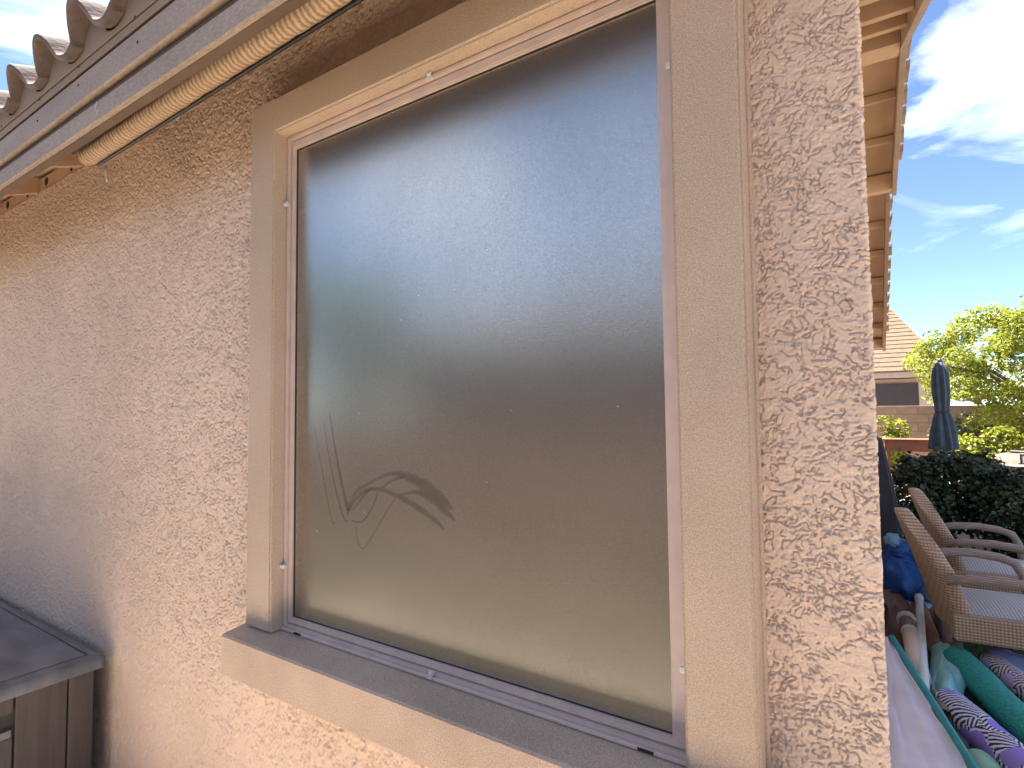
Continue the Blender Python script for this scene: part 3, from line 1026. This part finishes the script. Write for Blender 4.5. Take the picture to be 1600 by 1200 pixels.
link('lid', lid_mesh(), M['lid'], sbox)
link('lid_dark_strip', ring_frame_flat(), M['box_dark'], sbox)  # flat dark strip laid over the groove, darkening it by colour
# panels on the end face (towards the window) with grooves between
def endpanel(y0, y1, z0, z1, d=0.0):
    return lbox('panel', (-0.0235, y0, z0), (-0.004 + d, y1, z1), M['box_panel'], sbox, 0.004)
endpanel(-0.118, -0.034, 0.03, 0.542)
endpanel(-0.283, -0.124, 0.03, 0.542)
endpanel(-0.448, -0.290, 0.485, 0.542)
endpanel(-0.448, -0.290, 0.03, 0.395)
endpanel(-0.652, -0.455, 0.03, 0.542)
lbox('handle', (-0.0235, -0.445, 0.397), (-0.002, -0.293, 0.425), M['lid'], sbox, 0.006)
for k in range(10):
    x0 = -0.03 - (k + 1) * 0.18
    lbox('panel', (x0, -0.672, 0.03), (x0 + 0.172, -0.654, 0.540), M['box_panel'], sbox, 0.004)

# ------------------------------------------------------------------ leaves
def leaves_mesh(name, centers, n, size, flat=0.5, elong=1.6, seed=1, droop=0.0):
    """n small leaf faces scattered through blobs (cx,cy,cz,rx,ry,rz)"""
    r = np.random.default_rng(seed)
    c = np.array(centers)
    vol = c[:, 3] * c[:, 4] * c[:, 5]
    idx = r.choice(len(c), n, p=vol / vol.sum())
    d = r.normal(size=(n, 3))
    d /= np.linalg.norm(d, axis=1)[:, None]
    rad = r.uniform(0.35, 1.0, n) ** 0.5
    P = c[idx, :3] + d * rad[:, None] * c[idx, 3:6]
    nrm = r.normal(size=(n, 3)) * (1 - flat) + d * 0.5 + np.array([0, 0, flat])
    nrm /= np.linalg.norm(nrm, axis=1)[:, None]
    t = r.normal(size=(n, 3))
    t[:, 2] -= droop
    t -= nrm * (t * nrm).sum(1)[:, None]
    t /= np.linalg.norm(t, axis=1)[:, None]
    b = np.cross(nrm, t)
    s = size * r.uniform(0.6, 1.3, n)[:, None]
    fold = nrm * s * 0.18
    v0 = P - t * s * elong / 2
    v1 = P + b * s / 2 + fold
    v2 = P + t * s * elong / 2
    v3 = P - b * s / 2 + fold
    V = np.stack([v0, v1, v2, v3], 1).reshape(-1, 3)
    k = np.arange(n) * 4
    F = np.concatenate([np.stack([k, k + 1, k + 2], 1), np.stack([k, k + 2, k + 3], 1)])
    me = bpy.data.meshes.new(name)
    me.vertices.add(len(V)); me.vertices.foreach_set('co', V.astype(np.float32).ravel())
    me.loops.add(len(F) * 3); me.loops.foreach_set('vertex_index', F.astype(np.int32).ravel())
    me.polygons.add(len(F)); me.polygons.foreach_set('loop_start', np.arange(0, len(F) * 3, 3, dtype=np.int32))
    me.update(calc_edges=True)
    return me

def clumps(cx, cy, cz, rx, ry, rz, n, cr_, seed):
    r = random.Random(seed)
    out = []
    while len(out) < n:
        a, b, c = r.uniform(-1, 1), r.uniform(-1, 1), r.uniform(-1, 1)
        if a * a + b * b + c * c < 1:
            s = cr_ * r.uniform(0.6, 1.3)
            out.append((cx + a * rx, cy + b * ry, cz + c * rz, s, s, s * 0.75))
    return out

def tree(label, loc, trunk_h, crown, n, leaf, lmat, seed, group=None, limbs=6, r0=0.10, cat='tree', droop=0.2):
    """crown: (dz, rx, ry, rz, clump count, clump radius)"""
    t = thing('tree', label, cat, loc, 0, group)
    r = random.Random(seed)
    dz, rx, ry, rz, nc, crad = crown
    cl = clumps(0, 0, dz, rx, ry, rz, nc, crad, seed)
    bm = bmesh.new()
    top = Vector((0.05, 0.03, trunk_h))
    add_tube(bm, [(0, 0, 0), (0.02, 0.01, trunk_h * 0.5), top], [r0, r0 * 0.8, r0 * 0.65], 10)
    bmesh.ops.recalc_face_normals(bm, faces=bm.faces)
    tr = link('trunk', bm_mesh('trunk', bm, True), M['bark'], t)
    for i in range(limbs):
        c = cl[i * max(1, nc // limbs) % nc]
        e = Vector(c[:3])
        mid = top.lerp(e, 0.5) + Vector((r.uniform(-.15, .15), r.uniform(-.15, .15), 0.12 * rz))
        link('limb', tube_mesh('limb', [top - Vector((0, 0, 0.1)), mid, e], [r0 * 0.5, r0 * 0.3, r0 * 0.1], 7), M['bark'], t)
    link('crown', leaves_mesh('crown', cl, n, leaf, 0.35, 2.0, seed, droop), lmat, t)
    return t

def shrub(name, label, loc, blobs, n, leaf, lmat, seed, cat='shrub', elong=1.5, group=None):
    t = thing(name, label, cat, loc, 0, group)
    r = random.Random(seed)
    for i in range(5):
        b = blobs[i % len(blobs)]
        link('stem', tube_mesh('stem', [(b[0] * 0.3 + r.uniform(-.05, .05), b[1] * 0.3, 0), (b[0] * 0.8, b[1] * 0.8, b[2])], [0.018, 0.007], 6), M['bark'], t)
    link('foliage', leaves_mesh('foliage', blobs, n, leaf, 0.4, elong, seed), lmat, t)
    return t

# ------------------------------------------------------------------ backyard
# block wall at the back, course by course
bw = thing('block_wall', 'pinkish tan concrete block wall at the back of the yard', 'wall', (0, 15.0, 0))
blk = box_mesh('block', (0, 0, 0), (0.392, 0.19, 0.192), 0.004)
link('mortar_core', box_mesh('mortar_core', (-3.0, 0.008, 0), (14.0, 0.182, 1.598)), M['mortar'], bw)
for row in range(8):
    k = 0
    x = -0.4 + (0.2 if row % 2 else 0)
    while x < 5.2:
        o = link('block', blk, M['block'], bw)
        o.location = (x, random.uniform(-0.003, 0.003), row * 0.2 + 0.004)
        x += 0.4
far = link('block_run', box_mesh('block_run', (5.22, -0.001, 0.002), (14, 0.191, 1.60), 0.004), M['block'], bw)

# neighbour's house beyond
nh = thing('neighbour_house', 'tan house with hipped tile roof beyond the back wall', 'house', (0, 24.0, 0))
link('wall', box_mesh('wall', (-12, 0.4, 0), (2.05, 9, 2.62)), M['nwall'], nh)
link('fascia', box_mesh('fascia', (-12.4, -0.10, 2.64), (2.45, -0.02, 2.86), 0.01), M['ntrim'], nh)
bm = bmesh.new()
v = [bm.verts.new(p) for p in ((-12.4, -0.12, 2.86), (2.5, -0.12, 2.86), (2.5, 9.6, 2.86), (-12.4, 9.6, 2.86), (0.95, 4.7, 5.95), (-8, 4.7, 5.95))]
for f in ((0, 1, 4, 5), (1, 2, 4), (2, 3, 5, 4), (3, 0, 5), (3, 2, 1, 0)):
    bm.faces.new([v[i] for i in f])
bmesh.ops.recalc_face_normals(bm, faces=bm.faces)
nroof = link('roof', bm_mesh('roof', bm), M['nroof'], nh)
# tile courses on the slope that faces us
for k in range(16):
    f = k / 16
    y0 = -0.12 + 4.82 * f
    z0 = 2.86 + 3.09 * f
    xr_ = 2.5 - 1.55 * f
    me = prism('tile_course', [(y0 - 0.05, z0 - 0.01), (y0 + 0.29, z0 + 0.193), (y0 + 0.27, z0 + 0.225), (y0 - 0.06, z0 + 0.045)], 'x', -6, xr_ + 0.03)
    link('tile_course', me, M['nroof'], nroof)
w_ = link('window', box_mesh('window', (0.3, 0.36, 1.35), (1.62, 0.41, 2.45)), M['nwindow'], nh)
link('window_surround', box_mesh('window_surround', (1.64, 0.33, 1.2), (2.045, 0.395, 2.5), 0.01), M['ntrim'], nh)

tree('airy yellow green tree in front of the back block wall', (3.05, 13.6, 0), 1.55, (2.35, 2.3, 1.2, 1.4, 150, 0.28), 30000, 0.042, M['leaf_tree'], 21, limbs=8, r0=0.11)
# distant foliage beyond the wall at right
tree('second pale green tree rising behind the back wall', (5.6, 17.2, 0), 1.8, (2.8, 2.2, 1.4, 1.5, 36, 0.5), 7000, 0.075, M['leaf_tree'], 22, limbs=6, r0=0.12)

shrub('flowering_shrub', 'dark olive shrub with pale specks beside the umbrella', (1.75, 14.2, 0), [(0, 0, 0.55, .45, .4, .5), (.35, 0, .9, .4, .4, .4), (-.3, 0, .95, .35, .35, .35), (.1, 0, 1.2, .3, .3, .3)], 2600, 0.05, M['leaf_mixed'], 31)
shrub('lime_shrub', 'sunlit lime yellow shrub below the tree', (1.95, 12.4, 0), [(0, 0, .5, .45, .35, .4), (.4, .1, .75, .35, .3, .3), (-.35, 0, .8, .3, .3, .25), (.1, 0, 1.0, .3, .25, .22), (.62, 0, .98, .22, .2, .2)], 2000, 0.065, M['leaf_lime'], 32, elong=1.4)
shrub('lime_shrub', 'small lime green shrub at the left edge by the block wall', (0.42, 13.0, 0), [(0, 0, .75, .28, .25, .4), (.15, 0, 1.1, .2, .2, .22), (-.1, 0, 1.25, .2, .18, .18)], 800, 0.06, M['leaf_lime'], 33, elong=1.4)

# hedge bush in the shade
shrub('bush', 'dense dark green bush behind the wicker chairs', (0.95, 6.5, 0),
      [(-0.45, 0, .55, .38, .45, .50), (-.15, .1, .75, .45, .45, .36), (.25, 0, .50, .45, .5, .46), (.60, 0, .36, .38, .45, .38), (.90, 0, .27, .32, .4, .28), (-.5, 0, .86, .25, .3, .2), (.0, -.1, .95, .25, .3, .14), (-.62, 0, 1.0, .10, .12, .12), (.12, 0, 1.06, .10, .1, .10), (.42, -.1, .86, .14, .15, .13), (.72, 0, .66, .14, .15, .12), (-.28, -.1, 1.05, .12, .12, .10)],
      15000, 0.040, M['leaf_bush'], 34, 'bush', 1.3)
shrub('bush', 'lower olive green bush at the right end of the dark bush', (1.95, 6.9, 0), [(0, 0, .25, .4, .4, .26), (.35, 0, .22, .35, .35, .22)], 2600, 0.05, M['leaf_mixed'], 36, 'bush', 1.3)

# spiky plant
ag = thing('spiky_plant', 'spiky yellow green plant in the sun by the low wall', 'plant', (1.98, 8.2, 0.0))
r_ = random.Random(5)
for i in range(34):
    a = r_.uniform(0, 6.28)
    el = r_.uniform(0.35, 1.35)
    L = r_.uniform(0.55, 0.85)
    d = Vector((math.cos(a) * math.cos(el), math.sin(a) * math.cos(el), math.sin(el)))
    s = Vector((-math.sin(a), math.cos(a), 0)) * 0.018
    b0 = Vector((0, 0, 0.35))
    mid = b0 + d * L * 0.5 + Vector((0, 0, 0.02))
    tip = b0 + d * L - Vector((0, 0, 0.05 * math.cos(el)))
    dn = Vector((0, 0, -0.008))
    link('leaf', pydata('leaf', [b0 - s, b0 + s, mid + s, mid - s, tip, b0 + dn, mid + dn], [(0, 1, 6), (0, 6, 3), (1, 2, 6), (0, 3, 2, 1), (3, 4, 2), (3, 6, 4), (6, 2, 4)]), M['agave'], ag)
link('stem', tube_mesh('stem', [(0, 0, 0), (0, 0, 0.4)], [0.06, 0.05], 10), M['bark'], ag)

# closed umbrella
um = thing('umbrella', 'closed navy patio umbrella standing in the yard', 'umbrella', (0.89, 8.75, 0))
def fold(a, z):
    return 1 + 0.22 * math.cos(8 * a + 2.2 * z) + 0.08 * math.cos(3 * a + 5 * z)
link('canopy', lathe_mesh('canopy', [(0.146, 0.98), (0.15, 1.02), (0.129, 1.25), (0.099, 1.42), (0.071, 1.5), (0.078, 1.6), (0.092, 1.8), (0.092, 2.0), (0.078, 2.12), (0.041, 2.2), (0.014, 2.22)], 56, True, fold), M['navy'], um)
link('tie_strap', lathe_mesh('tie_strap', [(0.078, 1.485), (0.083, 1.49), (0.083, 1.52), (0.078, 1.525)], 24), M['darkcloth'], um)
link('pole', tube_mesh('pole', [(0, 0, 0.05), (0, 0, 2.23)], 0.022, 10), M['pole'], um)
link('finial', lathe_mesh('finial', [(0.022, 2.21), (0.03, 2.225), (0.026, 2.25), (0.008, 2.27)], 12), M['pole'], um)
link('base', lathe_mesh('base', [(0.25, 0.0), (0.25, 0.05), (0.22, 0.07), (0.05, 0.09), (0.04, 0.2)], 24), M['pole'], um)

# raised wooden planter
pl = thing('planter', 'reddish wooden raised planter box on legs in the sun', 'planter', (0.62, 11.0, 0))
lbox('front_board', (-0.35, -0.20, 0.80), (0.35, -0.17, 0.99), M['planterwood'], pl)
lbox('back_board', (-0.35, 0.17, 0.80), (0.35, 0.20, 0.99), M['planterwood'], pl)
for x in (-0.38, 0.352):
    lbox('end_board', (x, -0.20, 0.80), (x + 0.028, 0.20, 0.99), M['planterwood'], pl)
lbox('rim', (-0.41, -0.24, 0.992), (0.41, 0.24, 1.012), M['planterwood'], pl)
lbox('floor', (-0.345, -0.165, 0.81), (0.345, 0.165, 0.83), M['planterwood'], pl)
for x in (-0.345, 0.295):
    for y in (-0.165, 0.115):
        lbox('leg', (x, y, 0), (x + 0.05, y + 0.05, 0.809), M['planterwood'], pl)

# pale boulder, low wall and dark rails in the sunny bed
def boulder(label, loc, sx, sy, sz, seed):
    bm = bmesh.new()
    bmesh.ops.create_icosphere(bm, subdivisions=4, radius=1)
    nn = Noise2(seed)
    for v_ in bm.verts:
        c = v_.co
        k = 1 + 0.14 * float(nn(np.array(c.x * 1.5 + 9), np.array(c.y * 1.5 + c.z * 2 + 5))) + 0.05 * float(nn(np.array(c.x * 5 + 40), np.array(c.z * 5 + c.y * 4 + 40)))
        z = c.z if c.z > -0.3 else -0.3
        v_.co = Vector((c.x * sx * k, c.y * sy * k, (z + 0.3) * sz * k))
    o = link('boulder', bm_mesh('boulder', bm, True), M['boulder'], None)
    o.location = loc
    return tag(o, label, 'boulder')
boulder('large pale sunlit boulder behind the dark bush', (1.95, 9.9, 0.10), 0.62, 0.5, 0.68, 77)
lw = thing('low_wall', 'low stone capped garden wall in front of the pale boulder', 'wall', (1.5, 8.95, 0))
lbox('wall_core', (-0.02, 0, 0), (3.0, 0.2, 0.70), M['block'], lw)
for k in range(6):
    lbox('cap_stone', (-0.06 + k * 0.5, -0.04, 0.702), (0.43 + k * 0.5, 0.24, 0.765), M['coping'], lw, 0.008)
ln = thing('sun_lounger', 'dark framed patio seat with thin arms beyond the bush', 'chair', (2.15, 9.3, 0))
for y in (-0.3, 0.3):
    link('arm', tube_mesh('arm', [(-0.42, y, 0.92), (0.0, y, 0.90), (0.6, y, 0.86)], 0.022, 8), M['chairleg'], ln)
    for x in (-0.3, 0.5):
        link('leg', tube_mesh('leg', [(x, y, 0), (x, y, 0.90)], 0.018, 8), M['chairleg'], ln)
lbox('seat', (-0.3, -0.3, 0.42), (0.55, 0.3, 0.47), M['chairleg'], ln)
lbox('backrest', (0.52, -0.3, 0.47), (0.58, 0.3, 1.15), M['chairleg'], ln)

# turf under the chairs
tf = sheet('lawn', 0.35, 5.0, 2.2, 6.1, 0.012, M['turf'])
def grass():
    r = np.random.default_rng(3)
    n = 16000
    x = r.uniform(0.36, 2.2, n); y = r.uniform(2.3, 6.0, n)
    h = r.uniform(0.02, 0.04, n)
    a = r.uniform(0, 6.28, n)
    w = 0.003
    P = np.stack([x, y, np.full(n, 0.012)], 1)
    dx = np.stack([np.cos(a) * w, np.sin(a) * w, np.zeros(n)], 1)
    tip = P + np.stack([r.normal(0, .01, n), r.normal(0, .01, n), h], 1)
    V = np.stack([P - dx, P + dx, tip], 1).reshape(-1, 3)
    F = np.arange(n * 3).reshape(n, 3)
    return pydata('grass', V.tolist(), F.tolist())
M['grass'] = leaf_mat('grass_blade', (0.07, 0.13, 0.035), (0.03, 0.07, 0.02), 0.3)
g = link('grass', grass(), M['grass'])
g['kind'] = 'stuff'
g['label'] = 'short green artificial turf under the wicker chairs'
g['category'] = 'grass'

# ------------------------------------------------------------------ wicker chairs
def back_mesh():
    """tall rounded back, curved in plan, leaning"""
    ny, nz = 14, 22
    vs, fs = [], []
    H, W2, T = 0.66, 0.30, 0.085
    def pt(u, v, side):
        # u across -1..1, v up 0..1
        half = W2 * (1.0 if v < 0.55 else math.sqrt(max(0.0, 1 - ((v - 0.55) / 0.47) ** 2)) * 0.55 + 0.45)
        y = u * half
        lift = -0.13 * max(0, v - 0.5) * (abs(u) ** 2) * 2
        z = v * H + lift
        x = -0.20 * v ** 1.1 + 0.08 * (u * u) + (0 if side else T)
        return (x, y, z)
    for side in (0, 1):
        for i in range(ny + 1):
            for j in range(nz + 1):
                vs.append(pt(-1 + 2 * i / ny, j / nz, side))
    N = (ny + 1) * (nz + 1)
    def id_(s, i, j):
        return s * N + i * (nz + 1) + j
    for i in range(ny):
        for j in range(nz):
            fs.append((id_(0, i, j), id_(0, i + 1, j), id_(0, i + 1, j + 1), id_(0, i, j + 1)))
            fs.append((id_(1, i, j), id_(1, i, j + 1), id_(1, i + 1, j + 1), id_(1, i + 1, j)))
    for j in range(nz):
        fs.append((id_(0, 0, j), id_(0, 0, j + 1), id_(1, 0, j + 1), id_(1, 0, j)))
        fs.append((id_(0, ny, j), id_(1, ny, j), id_(1, ny, j + 1), id_(0, ny, j + 1)))
    for i in range(ny):
        fs.append((id_(0, i, nz), id_(0, i + 1, nz), id_(1, i + 1, nz), id_(1, i, nz)))
        fs.append((id_(0, i, 0), id_(1, i, 0), id_(1, i + 1, 0), id_(0, i + 1, 0)))
    bm = bmesh.new()
    me = pydata('backrest', vs, fs)
    bm.from_mesh(me)
    bmesh.ops.recalc_face_normals(bm, faces=bm.faces)
    return bm_mesh('backrest', bm, True)
bk_me = back_mesh()
def chair(label, loc, rotz):
    t = thing('wicker_chair', label, 'chair', loc, rotz, 'wicker patio chairs')
    b = link('backrest', bk_me, M['wicker'], t)
    b.location = (0.0, 0, 0.29)
    b.modifiers.new('round', 'SUBSURF').render_levels = 1
    lbox('apron', (0.03, -0.31, 0.27), (0.60, 0.31, 0.415), M['wicker'], t, 0.02, 3)
    # woven seat, slightly domed
    bm = bmesh.new()
    bmesh.ops.create_grid(bm, x_segments=14, y_segments=14, size=0.5)
    for v_ in bm.verts:
        x, y = v_.co.x, v_.co.y
        v_.co = Vector((0.345 + x * 0.49, y * 0.56, 0.419 + 0.035 * (1 - (2 * x) ** 2) * (1 - (2 * y) ** 2)))
    ex = bmesh.ops.extrude_face_region(bm, geom=list(bm.faces))
    for e in ex['geom']:
        if isinstance(e, bmesh.types.BMVert):
            e.co.z = 0.412
    bmesh.ops.recalc_face_normals(bm, faces=bm.faces)
    link('seat', bm_mesh('seat', bm, True), M['seatweave'], t)
    for s in (-1, 1):
        pts = [(0.00, s * 0.315, 0.60), (0.12, s * 0.33, 0.625), (0.26, s * 0.34, 0.632), (0.39, s * 0.34, 0.617), (0.465, s * 0.338, 0.590), (0.50, s * 0.335, 0.52), (0.515, s * 0.33, 0.42), (0.525, s * 0.325, 0.29)]
        link('armrest', tube_mesh('armrest', pts, [0.024, 0.027, 0.027, 0.027, 0.027, 0.025, 0.024, 0.024], 10), M['wicker_arm'], t)
        for x in (0.05, 0.55):
            link('leg', tube_mesh('leg', [(x, s * 0.27, 0.0), (x, s * 0.27, 0.275)], [0.02, 0.025], 8), M['chairleg'], t)
    return t
chair('nearer brown wicker armchair with pale woven seat beside the clutter', (0.315, 3.20, 0.012), 0.08)
chair('farther brown wicker armchair in front of the dark bush', (0.44, 4.25, 0.012), 0.0)

# ------------------------------------------------------------------ the clutter by the side wall
def rollthing(name, label, cat, p0, p1, r, mt, group=None, ends=None, n=20):
    p0, p1 = Vector(p0), Vector(p1)
    d = p1 - p0
    t = thing(name, label, cat, tuple(p0), 0, group)
    k = 14
    pts, rad = [], []
    pts += [Vector((0, 0, 0)), d * 0.004, d * 0.02]
    rad += [r * 0.55, r * 0.86, r]
    for i in range(1, k):
        f = 0.02 + 0.96 * i / k
        pts.append(d * f + Vector((0, 0, 0.006 * math.sin(f * 9))))
        rad.append(r * (1 + 0.025 * math.sin(i * 2.1)))
    pts += [d * 0.98, d * 0.996, d]
    rad += [r, r * 0.86, r * 0.55]
    link('body', tube_mesh('body', pts, rad, n), mt, t)
    # spiral end of the roll
    dn = d.normalized()
    e1 = dn.cross(Vector((0, 0, 1))).normalized()
    e2 = e1.cross(dn)
    sp = []
    for i in range(40):
        a = i * 0.45
        rr = r * 0.5 * (0.15 + 0.85 * i / 39)
        sp.append(-dn * 0.004 + (e1 * math.cos(a) + e2 * math.sin(a)) * rr)
    link('end_coil', tube_mesh('end_coil', sp, 0.006, 6), ends or mt, t)
    return t
rollthing('foam_roll', 'thick teal textured foam roll lying on the pile', 'roll', (0.375, 2.95, 0.17), (0.66, 1.80, 0.17), 0.072, M['teal'])
rollthing('fabric_roll', 'purple and white leaf print roll in front of the teal roll', 'roll', (0.275, 2.33, 0.165), (0.60, 1.62, 0.165), 0.074, M['purple_print'], None, M['navy'])
rollthing('foam_roll', 'pale mint green foam roll at the bottom of the pile', 'roll', (0.335, 1.93, 0.115), (0.46, 1.35, 0.115), 0.062, M['mint'])
rollthing('fabric_roll', 'white and lavender patterned roll behind the teal roll', 'roll', (0.53, 3.02, 0.15), (0.78, 2.35, 0.15), 0.062, M['white_print'])

pp = thing('pool_pole', 'long white plastic pole lying along the pile', 'pole', (0.275, 4.0, 0.20))
link('tube', tube_mesh('tube', [(0, 0, 0), (-0.03, -0.6, 0.012), (-0.10, -1.95, 0.03)], 0.023, 14), M['white'], pp)
link('collar', tube_mesh('collar', [(-0.002, -0.02, 0), (-0.006, -0.12, 0.002)], 0.028, 14), M['white'], pp)
ft = thing('filter_canister', 'cream canister with a white disc cap beside the white pole', 'canister', (0.168, 3.32, 0.22))
link('body', tube_mesh('body', [(0.008, -0.20, -0.01), (0.010, -0.22, -0.01), (0.012, -0.45, -0.015), (0.02, -0.85, -0.03)], [0.036, 0.045, 0.046, 0.043], 18), M['cream'], ft)
link('neck', tube_mesh('neck', [(0, -0.02, 0.0), (0.008, -0.20, -0.01)], 0.040, 18), M['clear'], ft)
link('ring', tube_mesh('ring', [(0.006, -0.185, -0.009), (0.008, -0.205, -0.010)], 0.046, 18), M['white'], ft)
link('cap', tube_mesh('cap', [(-0.001, 0.016, 0.004), (0, 0.010, 0.003), (0, -0.022, 0.0), (0, -0.028, 0)], [0.048, 0.054, 0.054, 0.048], 20), M['white'], ft)
bp_ = thing('short_pipe', 'short brown pipe end beside the purple print roll', 'pipe', (0.235, 2.35, 0.19))
bm = bmesh.new()
rg = add_tube(bm, [(0, 0, 0), (0.02, -0.2, 0.0)], 0.020, 14, cap=False)
rg2 = add_tube(bm, [(0, 0, 0), (0.02, -0.2, 0.0)], 0.016, 14, cap=False)
link('tube', bm_mesh('tube', bm, True), M['brownpipe'], bp_)
link('rim', tube_mesh('rim', [(0.0185, -0.185, 0), (0.0205, -0.203, 0)], 0.0215, 14, cap=False), M['brownpipe'], bp_)

def cloth(name, label, cat, corners, zf, mt, nu=40, nv=40, thick=0.006, seed=1, amp=0.03, fold_n=5, parent=None):
    """corners: four ground-plan points (x,y); zf(u,v) the base height"""
    nz_ = Noise2(seed)
    a, b, c, d = [Vector(p) for p in corners]
    vs, fs = [], []
    for i in range(nu + 1):
        for j in range(nv + 1):
            u, v_ = i / nu, j / nv
            p = (a * (1 - u) + b * u) * (1 - v_) + (d * (1 - u) + c * u) * v_
            n1 = float(nz_(np.array(u * fold_n + 3), np.array(v_ * fold_n * 0.6 + 7)))
            n2 = float(nz_(np.array(u * fold_n * 2.7 + 30), np.array(v_ * fold_n * 2 + 17)))
            z = zf(u, v_) + amp * (abs(n1) * 1.3 + 0.35 * n2)
            vs.append((p.x + 0.4 * amp * n2, p.y + 0.6 * amp * n1, max(z, 0.02)))
    for i in range(nu):
        for j in range(nv):
            k = i * (nv + 1) + j
            fs.append((k, k + 1, k + nv + 2, k + nv + 1))
    me = pydata(name, vs, fs, True)
    o = link(name, me, mt, parent)
    sol = o.modifiers.new('thickness', 'SOLIDIFY')
    sol.thickness = thick
    if label:
        tag(o, label, cat)
    return o
cloth('tarp', 'crumpled brown tarp on the ground behind the rolls', 'tarp', [(0.05, 3.05), (0.50, 3.05), (0.42, 4.6), (0.05, 4.7)], lambda u, v: 0.05 + 0.16 * (1 - u) * (0.5 + 0.5 * v) * 1.0, M['tarp'], 60, 60, 0.004, 41, 0.075, 4)
cloth('vinyl_sheet', 'folded aqua vinyl sheet between the pole and the teal roll', 'sheet', [(0.215, 2.35), (0.36, 2.35), (0.40, 3.12), (0.27, 3.12)], lambda u, v: 0.13 + 0.05 * math.sin(u * 3.1), M['aqua'], 50, 40, 0.004, 43, 0.030, 2.2)
cloth('blue_cloth', 'pale periwinkle blue cloth heap near the wicker chair', 'cloth', [(0.50, 3.00), (1.1, 2.7), (1.15, 3.35), (0.62, 3.32)], lambda u, v: 0.07 + 0.10 * math.sin(max(0, min(1, v)) * 3.1), M['periwinkle'], 40, 40, 0.005, 44, 0.03, 4)
# lilac cushion cover with teal binding
lc = thing('lounge_sling', 'lilac fabric sling with teal bound edge by the house corner', 'sling', (0, 0, 0))
A_, B_, C_, D_ = (0.025, 2.62), (0.075, 2.62), (0.335, 1.42), (0.025, 1.42)
def slz(u, v):
    return 0.30 - 0.10 * v + 0.02 * math.sin(u * 4)
cloth('fabric', None, None, [A_, B_, C_, D_], slz, M['lilac'], 40, 60, 0.006, 47, 0.014, 3, parent=lc)
bm = bmesh.new()
for k in range(25):
    pass
pts = [(0.072 + 0.262 * f, 2.63 - 1.21 * f, 0.330 - 0.10 * f) for f in [i / 24 for i in range(25)]]
add_tube(bm, pts, 0.016, 8)
bmesh.ops.recalc_face_normals(bm, faces=bm.faces)
link('binding', bm_mesh('binding', bm, True), M['teal_edge'], lc)
link('base_frame', box_mesh('base_frame', (0.03, 1.45, 0.0), (0.09, 2.5, 0.17), 0.01), M['darkcloth'], lc)

# blue bag: a slumped sack with a rolled top
bg = thing('bag', 'slumped blue nylon bag behind the nearer chair', 'bag', (0.185, 4.15, 0.0))
def sack(name, sx, sy, sz, seed, mt, loc):
    bm = bmesh.new()
    bmesh.ops.create_icosphere(bm, subdivisions=4, radius=1)
    nn = Noise2(seed)
    for v_ in bm.verts:
        c = v_.co.copy()
        k = 1 + 0.22 * abs(float(nn(np.array(c.x * 2.2 + 9), np.array(c.z * 3 + c.y * 2 + 5)))) + 0.07 * float(nn(np.array(c.x * 7 + 60), np.array(c.z * 7 + c.y * 5 + 40)))
        v_.co = Vector((c.x * sx * k, c.y * sy * k, c.z * sz * k))
    o = link(name, bm_mesh(name, bm, True), mt, bg)
    o.location = loc
    return o
sack('body', 0.14, 0.20, 0.20, 51, M['blue'], (-0.01, 0, 0.27))
sack('top_fold', 0.10, 0.14, 0.09, 52, M['blue'], (-0.01, 0.05, 0.47))
sack('towel', 0.055, 0.10, 0.05, 53, M['paleblue'], (-0.05, 0.02, 0.55))
sack('hem', 0.15, 0.16, 0.035, 54, M['paleblue'], (0.0, -0.12, 0.12))
link('strap', tube_mesh('strap', [(0.07, -0.17, 0.20), (0.12, -0.19, 0.30), (0.09, -0.18, 0.42), (0.02, -0.16, 0.44)], 0.008, 6), M['blue'], bg)

# dark covered screen leaning against the side wall
dk = thing('folded_screen', 'dark cloth covered upright leaning on the side wall', 'screen', (0.05, 5.2, 0))
link('panel', prism('panel', [(-0.03, 0.0), (0.20, 0.0), (0.135, 0.75), (0.055, 1.28), (-0.03, 1.30)], 'y', 0.0, 0.55, 0.01), M['darkcloth'], dk)
for k in range(3):
    link('fold', tube_mesh('fold', [(0.195, 0.08 + 0.16 * k, 0.01), (0.14, 0.09 + 0.16 * k, 0.7), (0.05, 0.07 + 0.16 * k, 1.28)], [0.03, 0.022, 0.014], 8), M['darkcloth'], dk)

# ------------------------------------------------------------------ side yard behind the camera (it shows, blurred, in the pane)
nb = thing('side_house', 'dark brown neighbouring house across the side yard', 'house', (-4.6, -7.2, 0))
link('wall', box_mesh('wall', (-3.2, -6, 0), (9.5, 0, 2.55)), M['brownwall'], nb)
link('roof', prism('roof', [(0.55, 2.50), (0.55, 2.66), (-3.0, 4.1), (-6.6, 2.66), (-6.6, 2.5)], 'x', -3.7, 10.0), M['darkroof'], nb)
sw = thing('side_wall', 'low block wall along the side yard', 'wall', (-1, -4.6, 0))
link('block_run', box_mesh('block_run', (-16, -0.2, 0), (9, 0, 1.5), 0.006), M['block'], sw)
link('cap', box_mesh('cap', (-16, -0.22, 1.502), (9, 0.02, 1.55), 0.006), M['block'], sw)
tree('broad green tree in the side yard', (-8.5, -5.9, 0), 1.5, (3.0, 1.8, 1.6, 1.35, 40, 0.55), 7000, 0.09, M['leaf_side'], 61, limbs=6, r0=0.13)
